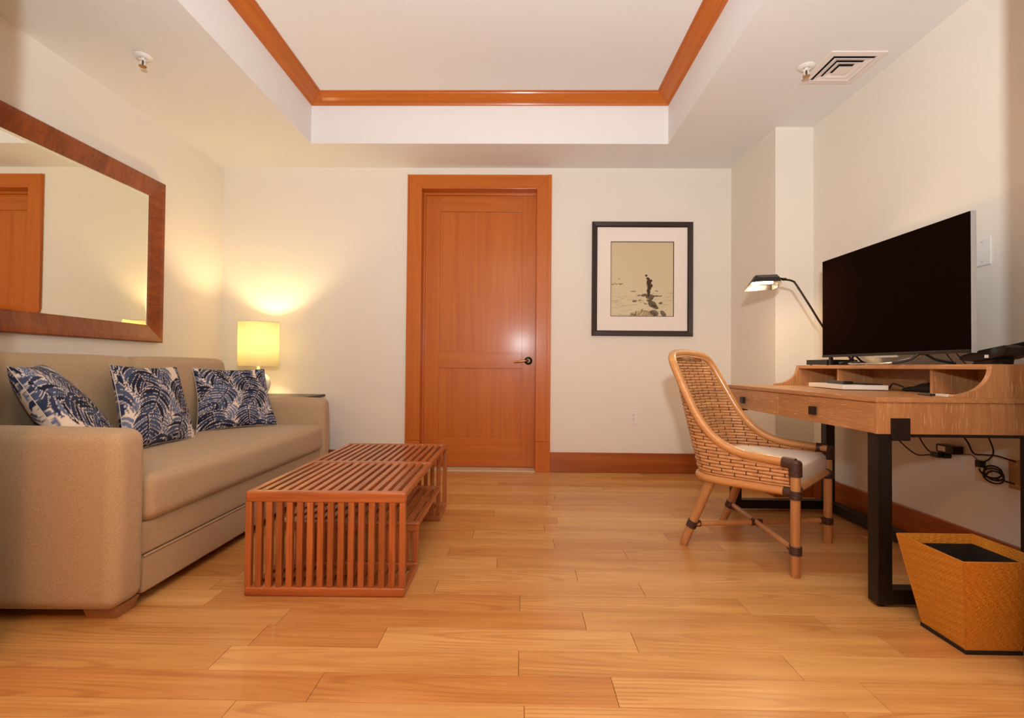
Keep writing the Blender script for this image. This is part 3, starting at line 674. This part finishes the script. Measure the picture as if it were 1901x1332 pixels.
for y0, y1, ky in ((DN+.020, ysp-.0015, 2.315), (ysp+.0015, DF-.020, 3.035)):
    d_ = box('drawer', (DK0, DK0+.02, y0, y1, AB+.001, DT-.022), 'desk_y', dk, .0015)
    MB().box(DK0-.02, DK0-.004, ky-.019, ky+.019, .693, .731).box(DK0-.006, DK0+.001, ky-.010, ky+.010, .702, .722).build('knob', 'bracket_steel', d_, bevel=.0015)
# hutch
HS, HZ = 1.80, .926
box('shelf', (HS-.004, DK1, DN+.0205, DF-.0205, HZ-.02, HZ), 'desk_y', dk, .002)
def side_poly():
    pts = [(DK1, DT), (1.645, DT), (1.645, DT+.006)]
    for k in range(0, 13):
        a = k/12; pts.append((1.65+.14*math.sin(a*PI/2), DT+.012+(HZ-DT-.026)*(1-math.cos(a*PI/2))))
    return pts+[(HS-.008, HZ-.01), (HS-.008, HZ), (DK1, HZ)]
for y in (DN, DF-.02): MB().prism(side_poly(), y, y+.02, 1).build('hutch_side', 'desk_z', dk, bevel=.001, seg=1)
box('hutch_back', (DK1-.016, DK1, DN+.02, DF-.02, DT, HZ-.02), 'desk_y', dk, 0)
for y in (2.235, 2.885): box('divider', (HS+.03, DK1-.017, y, y+.015, DT+.001, HZ-.021), 'desk_z', dk, .001)
# steel end frames
lw = .055
for fy in (DN+.001, DF-lw-.001):
    box('leg', (DK0+.003, DK0+.003+lw, fy, fy+lw, .012, AB-.012), 'black_steel', dk, .002)
    box('leg', (1.950, 1.950+lw, fy, fy+lw, .012, AB-.012), 'black_steel', dk, .002)
    box('foot_bar', (DK0+.003+lw, 1.950, fy, fy+lw, .014, .068), 'black_steel', dk, .002)
    box('top_bar', (DK0+.003, 1.950+lw, fy, fy+lw, AB-.0115, AB-.0005), 'black_steel', dk, .001)
    for gx in (DK0+.03, 1.978): MB().lathe([(.0001,0),(.014,0),(.014,.012),(.0001,.012)], (gx, fy+lw/2, 0), 16).build('glide', 'black_plastic', dk)
box('stretcher', (1.950, 1.950+lw, DN+lw+.002, DF-lw-.002, .014, .068), 'black_steel', dk, .002)
box('bracket', (1.411, 1.482, DN-.007, DN, .632, .718), 'bracket_steel', dk, .002); box('bracket', (1.411, 1.482, DF, DF+.007, .632, .718), 'bracket_steel', dk, .002)

# ------------------------------------------------------------------ television
TVX, TY0, TY1, TZ0, TZ1 = 1.80, 2.012, 2.985, .972, 1.543
tv = thing('television', 'flat black television standing on the desk hutch', 'television', (TVX+.02,(TY0+TY1)/2,HZ))
box('housing', (TVX+.003, TVX+.024, TY0, TY1, TZ0, TZ1), 'silver', tv, .002)
box('screen', (TVX-.002, TVX+.0028, TY0+.002, TY1-.001, TZ0+.014, TZ1-.002), 'screen_glass', tv, .001)
box('lower_bezel', (TVX-.004, TVX+.0028, TY0+.002, TY1-.001, TZ0, TZ0+.0138), 'black_plastic', tv, .001)
m = MB(); rounded(m, (TVX+.042, (TY0+TY1)/2, TZ0+.17), (.022, .40, .155), .015, 4); m.build('rear_housing', 'black_plastic', tv, smooth=True)
box('sensor_bar', (TVX-.003, TVX+.006, 2.40, 2.55, TZ0-.010, TZ0), 'silver', tv, .001)
def foot(yc, sgn):
    f = MB()
    path = bez([(TVX-.085, yc-sgn*.05, HZ+.006), (TVX-.03, yc-sgn*.02, HZ+.022), (TVX+.012, yc, TZ0+.004), (TVX+.06, yc+sgn*.02, HZ+.022), (TVX+.12, yc+sgn*.05, HZ+.006)])
    f.tube(path, .0055, 8).build('stand_foot', 'black_plastic', tv, smooth=True)
foot(2.72, 1); foot(2.27, -1)
MB().tube(bez([(TVX-.02, 2.72, HZ+.008), (TVX-.03, 2.60, HZ+.006), (TVX-.03, 2.42, HZ+.007), (TVX-.01, 2.33, HZ+.025), (TVX+.012, 2.27, TZ0-.002)]), .0045, 8).build('stand_bar', 'chrome', tv, smooth=True, label='curved chrome stand bar')
box('post', (TVX+.004, TVX+.018, 2.915, 2.935, HZ+.001, TZ0+.004), 'black_plastic', tv, .001)

bx = thing('set_top_box', 'slim black cable box beside the television stand', 'box', (1.92,3.09,HZ))
m = MB().box(1.835, 2.015, 3.0, 3.215, HZ+.004, HZ+.034); m.build('case', 'black_plastic', bx, bevel=.002)
for x, y in ((1.85,3.02),(2.0,3.02),(1.85,3.19),(2.0,3.19)): MB().lathe([(.0001,HZ),(.006,HZ),(.006,HZ+.004),(.0001,HZ+.004)], (x,y,0), 10).build('rubber_foot', 'black_matte', bx)

# task lamp at the far end of the hutch
dl = thing('desk_lamp', 'black adjustable reading lamp, lit, reaching out beside the television', 'lamp', (1.93,2.96,HZ))
MB().lathe([(.0001,HZ),(.066,HZ),(.066,HZ+.012),(.06,HZ+.02),(.016,HZ+.024),(.011,HZ+.04),(.0001,HZ+.04)], (1.93,2.925,0), 28).build('lamp_base', 'lamp_black', dl, smooth=True)
lp = [(1.93,2.925,HZ+.03),(1.90,3.00,1.07),(1.875,3.085,1.145),(1.78,3.09,1.30),(1.703,3.095,1.425),(1.688,3.097,1.443),(1.663,3.099,1.452),(1.635,3.1,1.456),(1.607,3.1,1.463)]
MB().tube(bez(lp, 6), .0062, 10).build('lamp_arm', 'lamp_black', dl, smooth=True)
MB().lathe([(.0001,-.012),(.009,-.012),(.009,.012),(.0001,.012)], seg=14).xf(Matrix.Translation((1.632,3.1,1.457)) @ Matrix.Rotation(PI/2, 4, 'Y')).build('swivel', 'lamp_black', dl)
# hood: half cylinder roof with slanted ends, open below
def hood():
    sec = [(-.058,-.045),(-.052,-.012),(-.03,.018),(.0,.026),(.03,.018),(.052,-.012),(.058,-.045)]
    vs = []; fs = []; st = [(1.410,.0,.92),(1.455,1.0,1),(1.578,1.0,1),(1.612,.25,.5)]
    st = [(1.600,.30,.45),(1.580,.95,.95),(1.452,.95,1.0),(1.404,.02,1.0)]
    for x, hgt, wid in st:
        for y, z in sec:
            zz = -.045+(z+.045)*hgt
            vs.append((x, 3.1+y*wid, 1.455+zz+(x-1.5)*.06))
    n = len(sec)
    for i in range(len(st)-1):
        for k in range(n-1): fs.append((i*n+k, i*n+k+1, (i+1)*n+k+1, (i+1)*n+k))
    fs.append(tuple(range(n)))
    return vs, fs
TURN = Matrix.Translation((0,3.1,1.445)) @ Matrix.Rotation(math.radians(-20), 4, 'X') @ Matrix.Translation((0,-3.1,-1.445))
hv, hf = hood(); ho = MB().add(hv, hf).xf(TURN).build('lamp_shade', 'lamp_black', dl)
sol = ho.modifiers.new('thickness', 'SOLIDIFY'); sol.thickness = .002
MB().tube([(1.56,3.1,1.440),(1.45,3.1,1.434)], [.011,.012], 12).xf(TURN).build('light_bulb', 'bulb_desk', dl, smooth=True)
MB().box(1.45, 1.575, 3.062, 3.138, 1.4555, 1.457).xf(TURN).build('reflector', 'lamp_inner', dl)
point('desk_lamp_light', (1.49,3.075,1.405), 6.0, (1,.70,.38), .02, dl)

# telephone
ph = thing('telephone', 'black desk telephone on the near end of the hutch', 'telephone', (1.92,1.99,HZ))
def ph_part(name, prof, x0, x1, mat, bev, **k): return MB().prism(prof, x0, x1, 0).build(name, mat, ph, bevel=bev, **k)
ph_part('stand', [(2.085,HZ),(1.99,HZ),(1.985,HZ+.026),(2.07,HZ+.018)], 1.865, 1.945, 'black_plastic', .003)
ph_part('body', [(2.128,HZ+.034),(2.122,HZ+.018),(2.07,HZ+.012),(1.98,HZ+.022),(1.93,HZ+.036),(1.915,HZ+.064),(1.93,HZ+.074),(2.03,HZ+.058)], 1.85, 1.96, 'black_plastic', .004)
ph_part('keypad', [(2.118,HZ+.0375),(2.06,HZ+.0525),(2.06,HZ+.0545),(2.118,HZ+.0395)], 1.858, 1.915, 'grey_panel', 0, label='grey keypad panel')
ph_part('handset', [(2.035,HZ+.058),(1.93,HZ+.073),(1.89,HZ+.070),(1.88,HZ+.088),(1.89,HZ+.096),(2.02,HZ+.073)], 1.925, 1.965, 'black_plastic', .005)
box('rating_label', (1.848, 1.8495, 1.992, 2.008, HZ+.026, HZ+.038), 'paper', ph, 0)
MB().tube(bez([(1.94,1.90,HZ+.072),(1.93,1.885,HZ+.06),(1.925,1.885,HZ+.045),(1.925,1.93,HZ+.038)]), .0022, 6).build('cord', 'black_matte', ph, smooth=True)
tag(MB().tube([(1.845,1.930,HZ+.004),(1.850,1.985,HZ+.004)], [.003,.004], 8).build('pen', 'black_plastic', smooth=True), 'short black pen lying beside the telephone', 'pen')
for k, (yy, lab) in enumerate(((2.155, 'left one of two thin cords hanging below the television'), (2.105, 'right one of two thin cords hanging below the television'))):
    t_ = thing('signal_cable', lab, 'cable', (1.86, yy, HZ), group='cords below the television')
    MB().tube(bez([(1.835,yy+.03,TZ0+.02),(1.85,yy+.012,HZ+.025),(1.86,yy,HZ+.003)]), .0022, 6).build('cord', 'black_matte', t_, smooth=True)

# things on the desk top
wt = thing('white_tray', 'flat white box lying on the desk top', 'box', (1.735,2.72,DT))
u = Vector((.17,.985,0)); w_ = Vector((.985,-.17,0)); p0 = Vector((1.625,2.53,0))
def par(a0, a1, b0, b1, z0, z1): 
    q = [p0+u*a0+w_*b0, p0+u*a0+w_*b1, p0+u*a1+w_*b1, p0+u*a1+w_*b0]
    return [(c.x,c.y,z0) for c in q], [(c.x,c.y,z1) for c in q]
MB().hexa(*par(0, .43, 0, .205, DT+.004, DT+.027)).build('lid', 'white_gloss', wt, bevel=.002)
MB().hexa(*par(.03, .40, .02, .185, DT, DT+.004)).build('underside', 'black_matte', wt)
rm = thing('remote_control', 'black remote control resting on the white box', 'remote', tuple(p0+u*.22+w_*.07+Vector((0,0,DT+.0275))))
MB().hexa(*par(.10, .31, .045, .095, DT+.0275, DT+.043)).build('body', 'black_plastic', rm, bevel=.006)
MB().hexa(*par(.15, .29, .055, .085, DT+.0425, DT+.0440)).build('buttons', 'grey_panel', rm)
fo = thing('guest_folder', 'thin black folder under the remote on the white box', 'folder', tuple(p0+u*.12+w_*.14+Vector((0,0,DT+.0273))))
MB().hexa(*par(.02, .24, .11, .19, DT+.0275, DT+.0335)).build('cover', 'black_matte', fo, bevel=.001)
MB().hexa(*par(.023, .237, .113, .1895, DT+.0300, DT+.0315)).build('pages', 'grey_panel', fo)
pc_ = thing('cable_pouch', 'black crumpled pouch inside the open desk cubby', 'pouch', (1.93,2.38,DT))
m = MB(); rounded(m, (1.935,2.385,DT+.022), (.05,.115,.02), .018, 6, (0,0,.01)); m.v = [(x, y, DT+max(0, z-DT)*(.62+.25*math.sin(16*y+2.2)+.12*math.sin(70*x+45*y))) for x, y, z in m.v]
m.build('cloth', 'black_matte', pc_, smooth=True)
MB().tube(bez([(1.90,2.49,DT+.02),(1.875,2.53,DT+.035),(1.872,2.55,DT+.01)]), .004, 8).build('drawstring', 'black_matte', pc_, smooth=True)
np_ = thing('note_pad', 'small white paper pad at the near end of the desk', 'paper', (1.71,2.07,DT))
MB().hexa([(1.69,2.00,DT),(1.735,1.985,DT),(1.765,2.10,DT),(1.72,2.115,DT)], [(1.69,2.00,DT+.007),(1.735,1.985,DT+.007),(1.765,2.10,DT+.007),(1.72,2.115,DT+.007)]).build('sheets', 'paper', np_, bevel=.0005)
tag(MB().tube([(1.672,2.035,DT+.005),(1.695,2.13,DT+.005)], [.005,.004], 10).build('pen', 'black_plastic', smooth=True), 'dark pen lying in front of the small white pad', 'pen')
tag(MB().tube([(1.655,2.03,DT+.0045),(1.677,2.12,DT+.0045)], [.0045,.0035], 10).build('pen', 'bronze', smooth=True), 'brownish pen beside the dark one on the desk edge', 'pen')

# ------------------------------------------------------------------ rattan chair (local: +x is where it faces)
ch = thing('rattan_chair', 'woven rattan barrel chair with a cream seat pulled up to the desk', 'chair', (1.407,2.41,0), math.atan2(-.681,.732))
def cb(m, name, mat, smooth=True, parent=None, **k):
    o = m.build(name, mat, parent or ch, smooth=smooth, world_children=False, **k)
    if parent is not None: o.location = tuple(np.array(o.location)-np.array(parent.location))
    return o
def xb(z): return -.485-.165*max(0, (z-.36))/.62
def UW(z): return .288-.012*max(0, (z-.5))/.45
def rimx(z):
    tab = [(.492,0),(.496,-.11),(.505,-.233),(.54,-.325),(.595,-.395),(.673,-.455),(.762,-.503),(.857,-.552),(.93,-.590),(.965,-.612),(.985,-.64)]
    if z <= tab[0][0]: return -.02
    for (z0, x0), (z1, x1) in zip(tab[:-1], tab[1:]):
        if z <= z1: return x0+(x1-x0)*(z-z0)/(z1-z0)
    return -.65
NE = 3.4; DE = .25
def ucurve(z, xf, n=40, inset=0):
    """plan of the shell at height z from the near edge round the back to the far edge"""
    Wd, back = UW(z)-inset, xb(z)+inset; xc = back+DE; pts = []
    if xf > xc:
        for k in range(6): pts.append((xf+(xc-xf)*k/6, -Wd)); 
        a0 = 1.0
    else:
        uu = min(1, (xc-xf)/DE); a0 = (1-uu**NE)**(1/NE) if uu < 1 else 0
    half = []
    th0 = PI/2 if xf > xc else math.asin(min(1, a0**(NE/2)))
    for k in range(n//2+1):
        th = th0*(1-k/(n//2)); half.append((xc-DE*math.cos(th)**(2/NE), -Wd*math.sin(th)**(2/NE) if th > 0 else 0))
    near = pts+half
    return [(x, y, z) for x, y in near]+[(x, -y, z) for x, y in reversed(near[:-1])]
# rim pole
near = [(0,-.292,.488),(-.11,-.290,.494),(-.225,-.289,.504),(-.32,-.287,.538),(-.392,-.284,.595),(-.452,-.279,.673),(-.502,-.271,.762),(-.552,-.26,.857),(-.592,-.243,.932),(-.615,-.205,.968),(-.632,-.13,.982),(-.640,0,.987)]
rim = near+[(x,-y,z) for x, y, z in reversed(near[:-1])]
cb(MB().tube(bez(rim, 5), .0205, 12), 'rim_pole', 'rattan_pole')
inner = [(x+.014 if i > 3 else x, y, z-.026 if i < 5 else z-.02) for i, (x, y, z) in enumerate(near)]
inner = [(x, y, z) for x, y, z in inner]+[(x,-y,z) for x, y, z in reversed(inner[:-1])]
cb(MB().tube(bez(inner, 5), .006, 8), 'edge_reed', 'rattan_rod')
low = ucurve(.362, 0, 40, -.006)
cb(MB().tube(low, .0185, 12), 'lower_pole', 'rattan_pole')
cb(MB().tube(ucurve(.385, -.02, 40), .005, 8), 'edge_reed', 'rattan_rod')
cb(MB().tube([(-.001,-.285,.37),(-.001,.285,.37)], .017, 12), 'front_pole', 'rattan_pole')
ties = MB(); z = .398; row = 0; dz = .0158
while z < .965:
    xf = rimx(z+.018) if z > .47 else -.022
    pts = ucurve(z, min(xf-.004, -.022), 40)
    P = [Vector(p) for p in pts]; L = [0]
    for a, b in zip(P[:-1], P[1:]): L.append(L[-1]+(b-a).length)
    def at(s):
        for i in range(len(L)-1):
            if s <= L[i+1]:
                t = (s-L[i])/max(1e-9, L[i+1]-L[i]); return P[i].lerp(P[i+1], t), (P[i+1]-P[i]).normalized()
        return P[-1], (P[-1]-P[-2]).normalized()
    mid = L[-1]/2; nseg = max(14, int(L[-1]/.022)); path = []; per = .112
    for k in range(nseg+1):
        s = L[-1]*k/nseg; p, t = at(s); nrm = Vector((t.y, -t.x, 0)); ph_ = (s-mid)/per+(row % 2)*.5
        path.append(p+nrm*.0016*math.cos(2*PI*ph_))
    o = cb(MB().tube(path, .0079, 8), 'rattan_rod', 'rattan_rod'); k_ = random.uniform(.86, 1.1); o.color = (k_, k_*.98, k_*.95, 1)
    j = -20
    while j < 21:
        s = mid+(j+(row % 2)*.5)*per
        if .01 < s < L[-1]-.01:
            p, t = at(s); nrm = Vector((t.y, -t.x, 0)); p = p+nrm*.0016
            ties.tube([p-t*.0022, p+t*.0022], .0088, 8)
        j += 1
    z += dz; row += 1
tb = cb(ties, 'binding_ties', 'binding_dark', smooth=False, kind='stuff', label='dark reed ties binding the rattan rods')
# seat
def seat():
    rings = []
    for ins, zz in ((.022,.372),(.014,.38),(.012,.43),(.016,.452),(.035,.466),(.07,.474),(.14,.478)):
        c = ucurve(.40, -.002-(ins-.012)*.5, 40, ins); rings.append([(x, y, zz) for x, y, _ in c])
    n = len(rings[0]); vs = [p for r in rings for p in r]; fs = []
    for i in range(len(rings)-1):
        for k in range(n): k2 = (k+1) % n; fs.append((i*n+k, i*n+k2, (i+1)*n+k2, (i+1)*n+k))
    fs.append(tuple(range((len(rings)-1)*n, len(rings)*n))); fs.append(tuple(reversed(range(n))))
    return MB().add(vs, fs)
cb(seat(), 'seat', 'seat_cream')
for sg in (-1, 1):
    yl = sg*.300
    cb(MB().tube([(0,yl,0),(0,yl,.003),(0,yl,.465)], [.017,.0195,.0205], 14), 'leg', 'rattan_leg')
    w = MB(); 
    for k in range(11): w.tube([(0, yl+.0245*math.cos(a*PI/8), .437+k*.0055) if False else (.0245*math.cos(a*PI/8), yl+.0245*math.sin(a*PI/8), .437+k*.0055) for a in range(16)], .0031, 5, closed=True)
    w.tube([(0,yl,.434),(0,yl,.498),(0,yl,.504)], [.0245,.0245,.018], 14)
    w.tube([(-.052,yl*.975,.490),(0,yl,.488)], .0245, 12)
    cb(w, 'corner_wrap', 'leather_wrap')
    w = MB().tube([(0,yl,.335),(0,yl,.372)], .0245, 14).tube([(-.045,yl*.97,.362),(0,yl,.362)], .0225, 12).tube([(0,yl,.366),(0,yl-sg*.045,.368)], .021, 12)
    for k in range(6): w.tube([(.0248*math.cos(a*PI/8), yl+.0248*math.sin(a*PI/8), .338+k*.006) for a in range(16)], .0026, 5, closed=True)
    cb(w, 'seat_wrap', 'leather_wrap')
    # rear leg, splayed backwards
    a, b = Vector((-.385, sg*.243, .362)), Vector((-.526, sg*.262, 0)); t = (b-a)
    cb(MB().tube([a, a+t*.985, b+Vector((0,0,.0))], [.0235,.0205,.018], 14), 'leg', 'rattan_leg')
zc = .115
ft = {s: Vector((0, s*.300, zc)) for s in (-1, 1)}
rl = {s: Vector((-.385,s*.243,.362)).lerp(Vector((-.526,s*.262,0)), (.362-zc)/.362) for s in (-1, 1)}
cb(MB().tube([rl[-1]+Vector((.01,.005,0)), ft[1]-Vector((.012,.008,0))], .0135, 12), 'cross_stretcher', 'rattan_leg')
cb(MB().tube([rl[1]+Vector((.01,-.005,.003)), ft[-1]+Vector((-.012,.008,.003))], .0135, 12), 'cross_stretcher', 'rattan_leg')
for s in (-1, 1):
    for c, q in ((ft[s], rl[-s]), (rl[s], ft[-s])):
        dr_ = (q-c).normalized(); up = Vector((0,0,1)) if c is ft[s] else (Vector((-.385,s*.243,.362))-Vector((-.526,s*.262,0))).normalized()
        w = MB().tube([c-up*.018, c+up*.018], .0235, 14).tube([c, c+dr_*.042], .0175, 12)
        for k in range(5):
            e1 = up.orthogonal().normalized(); e2 = up.cross(e1); w.tube([c+up*(-.016+k*.008)+(e1*math.cos(a*PI/8)+e2*math.sin(a*PI/8))*.0236 for a in range(16)], .0028, 5, closed=True)
        cb(w, 'stretcher_wrap', 'leather_wrap')
X_ = (rl[-1]+ft[1])/2
cc = rl[-1].lerp(ft[1], .262/(.262+.300)) ; cc.y = 0
cb(MB().tube([cc+Vector((-.02,-.02,0)), cc+Vector((.02,.02,0))], .0165, 10).tube([cc+Vector((-.02,.02,0)), cc+Vector((.02,-.02,0))], .0165, 10), 'cross_wrap', 'leather_wrap')

# ------------------------------------------------------------------ waste basket
bn = thing('waste_basket', 'orange woven tapered waste basket with a black liner beside the desk', 'basket', (1.512,1.705,0))
bc = (1.512, 1.705); hb, ht, zb, zt = .086, .137, .012, .308
def sq(h, z, c=bc): return [(c[0]-h,c[1]-h,z),(c[0]+h,c[1]-h,z),(c[0]+h,c[1]+h,z),(c[0]-h,c[1]+h,z)]
wl = .006
for k in range(4):
    o0, o1, i0, i1 = sq(hb, zb), sq(ht, zt), sq(hb-wl, zb+.002), sq(ht-wl, zt); k2 = (k+1) % 4
    MB().add([o0[k], o0[k2], o1[k2], o1[k], i0[k], i0[k2], i1[k2], i1[k]], [(0,1,2,3),(4,7,6,5),(0,3,7,4),(1,5,6,2),(3,2,6,7),(0,4,5,1)]).build('side_panel', 'bin_weave', bn)
MB().tube(sq(ht-.003, zt), .0022, 6, closed=True).build('rim_binding', 'bin_edge', bn)
for a, b in zip(sq(hb, zb), sq(ht, zt)): MB().tube([a, b], .0016, 6).build('corner_seam', 'bin_edge', bn)
box('base_strip', (bc[0]-hb-.004, bc[0]+hb+.004, bc[1]-hb-.004, bc[1]+hb+.004, 0, .0125), 'black_matte', bn, .001)
m = MB(); ho_, hi_ = sq(.118, .280), sq(.080, .03); h2, h3 = sq(.115, .280), sq(.077, .034)
for k in range(4):
    k2 = (k+1) % 4
    m.add([hi_[k], hi_[k2], ho_[k2], ho_[k], h3[k], h3[k2], h2[k2], h2[k]], [(0,1,2,3),(4,7,6,5),(3,2,6,7),(0,4,5,1)])
m.add(sq(.079, .032), [(0,1,2,3)]); m.build('liner', 'liner_plastic', bn)

# ------------------------------------------------------------------ sprinklers, vent, plates, cables
def sprinkler(x, y, label, gang):
    t = thing('fire_sprinkler', label, 'sprinkler', (x,y,H), group='ceiling sprinklers')
    MB().lathe([(.0001,0),(.046,0),(.046,-.004),(.036,-.012),(.022,-.014),(.02,-.006),(.0001,-.006)], (x,y,H), 28).build('escutcheon', 'white_plastic', t, smooth=True)
    MB().lathe([(.0001,-.005),(.011,-.006),(.011,-.024),(.0001,-.024)], (x,y,H), 16).build('stem', 'white_plastic', t, smooth=True)
    MB().tube([(x-.010,y,H-.022),(x-.013,y,H-.04),(x-.004,y,H-.056)], .0025, 6).tube([(x+.010,y,H-.022),(x+.013,y,H-.04),(x+.004,y,H-.056)], .0025, 6).build('yoke', 'white_plastic', t)
    MB().tube([(x,y,H-.024),(x,y,H-.05)], .003, 8).build('bulb', 'black_matte', t)
    MB().lathe([(.0001,-.056),(.019,-.056),(.019,-.058),(.0001,-.058)], (x,y,H), 20).build('deflector', 'brass', t)
sprinkler(-2.14, 2.745, 'small ceiling sprinkler above the sofa', 0); sprinkler(1.625, 2.845, 'small ceiling sprinkler beside the air vent', 1)
vx, vy, vh = 1.832, 2.855, .152
vt = thing('air_vent', 'square white air diffuser in the ceiling above the desk', 'vent', (vx,vy,H))
box('plenum', (vx-.125, vx+.125, vy-.125, vy+.125, H-.0015, H-.0005), 'vent_dark', vt, 0)
def sqring(o_, i_, zo, zi, th, name):
    m = MB(); a, b, c, d = sq(o_, zo, (vx,vy)), sq(i_, zi, (vx,vy)), sq(o_, zo-th, (vx,vy)), sq(i_, zi-th, (vx,vy))
    for k in range(4):
        k2 = (k+1) % 4; m.add([a[k],a[k2],b[k2],b[k],c[k],c[k2],d[k2],d[k]], [(0,1,2,3),(4,7,6,5),(0,4,5,1),(3,2,6,7),(0,3,7,4),(1,5,6,2)])
    m.build(name, 'vent_white', vt)
sqring(vh, .118, H-.001, H-.003, .006, 'frame'); sqring(.108, .078, H-.014, H-.005, .0025, 'louvre'); sqring(.074, .045, H-.016, H-.006, .0025, 'louvre')
m = MB(); a = sq(.04, H-.018, (vx,vy)); m.add(a+[(vx,vy,H-.008)], [(0,1,4),(1,2,4),(2,3,4),(3,0,4),(3,2,1,0)]); m.build('centre_cone', 'vent_white', vt)

def plate(name, label, cat, wall_, c, w, h, mat='white_plastic', sockets=0, screws=True, smat=None):
    """wall_ 'b': on the far wall, 'r': on the right wall; c = (along, height)"""
    a, z = c; th = .006
    t = thing(name, label, cat, ((a, D, z-h/2) if wall_ == 'b' else (R2, a, z-h/2)))
    def bx_(u0, u1, z0, z1, d0, d1, nm, mt, par=None, bev=.001):
        b = (a+u0, a+u1, D-d1, D-d0, z+z0, z+z1) if wall_ == 'b' else (R2-d1, R2-d0, a+u0, a+u1, z+z0, z+z1)
        return box(nm, b, mt, par or t, bev)
    bx_(-w/2, w/2, -h/2, h/2, 0, th, 'cover_plate', mat, bev=.002)
    for k in range(sockets):
        zc_ = (.0195 if k == 0 else -.0195)
        s_ = bx_(-.0165, .0165, zc_-.0135, zc_+.0135, th-.001, th+.002, 'socket', smat or mat)
        for uu in (-.006, .006): bx_(uu-.0013, uu+.0013, zc_-.001, zc_+.008, th+.0015, th+.0024, 'slot', 'black_matte', s_, 0)
        bx_(-.0022, .0022, zc_-.009, zc_-.0045, th+.0015, th+.0024, 'slot', 'black_matte', s_, 0)
    if screws:
        for zz in ((h*.36, -h*.36) if not sockets else (0,)):
            bx_(-.003, .003, zz-.003, zz+.003, th-.0005, th+.001, 'screw', 'silver', None, 0)
    return t
plate('wall_outlet', 'white double outlet low on the far wall right of the door', 'outlet', 'b', (.982,.478), .074, .118, 'white_plastic', 2)
plate('blank_wall_plate', 'white blank wall plate beside the television', 'wall plate', 'r', (2.268,1.436), .078, .124)
plate('wall_outlet', 'white outlet under the desk with the charger plugged in', 'outlet', 'r', (2.438,.468), .115, .078, 'white_plastic', 0, False)
plate('wall_outlet', 'ivory outlet under the desk with the coiled cable', 'outlet', 'r', (2.272,.465), .078, .122, 'ivory_plastic', 2)
plate('blank_wall_plate', 'tan wall plate under the desk next to the rear leg', 'wall plate', 'r', (2.118,.466), .072, .122, 'tan_plastic')
ad = thing('power_adapter', 'black power adapter block plugged in under the desk', 'adapter', (R2-.03,2.40,.51))
box('block', (R2-.055, R2-.008, 2.365, 2.465, .507, .545), 'black_plastic', ad, .004); box('rating_label', (R2-.056, R2-.0545, 2.41, 2.452, .514, .538), 'paper', ad, 0)
def cable(label, pts, r=.0032, plug=None):
    t = thing('power_cable', label, 'cable', pts[0], group='cables under the desk')
    MB().tube(bez(pts, 8), r, 7).build('cord', 'black_matte', t, smooth=True)
    if plug: box('plug', plug, 'black_plastic', t, .004)
xw = R2-.03
cable('black cable sagging from the desk front leg to the white outlet', [(xw-.05,2.78,.60),(xw-.02,2.70,.52),(xw,2.62,.467),(xw,2.54,.477),(xw,2.47,.492)], plug=(R2-.04, R2-.007, 2.43, 2.475, .478, .505))
cable('black cable looping down from the desk underside to the white outlet', [(xw-.06,2.53,.64),(xw-.02,2.585,.60),(xw,2.59,.55),(xw,2.54,.50),(xw,2.485,.488)], plug=(R2-.062, R2-.041, 2.44, 2.49, .478, .503))
cable('thin black lead from the adapter to the ivory outlet', [(xw,2.364,.522),(xw,2.335,.515),(xw,2.30,.518),(xw,2.275,.505),(xw,2.265,.49)], .0018)
cable('black cable hanging from the desk underside towards the rear leg', [(xw-.04,2.35,.645),(xw,2.325,.58),(xw,2.29,.528),(xw,2.24,.53),(xw,2.18,.535),(xw,2.10,.525)])
cable('black cable rising from the ivory outlet to the desk underside', [(xw,2.255,.492),(xw,2.215,.515),(xw,2.195,.55),(xw-.02,2.19,.60),(xw-.05,2.18,.645)], .003, plug=(R2-.035, R2-.009, 2.252, 2.28, .47, .50))
coil = []
for k in range(46):
    a = k*.42; coil.append((xw-.012+.010*math.sin(a*.31), 2.205+.045*math.cos(a)-.0009*k, .468-.028*math.sin(a)-.0006*k))
coil += [(xw-.02,2.135,.44),(xw-.015,2.09,.436)]
cable('bundled coil of black cable hanging under the desk', coil, .0036)
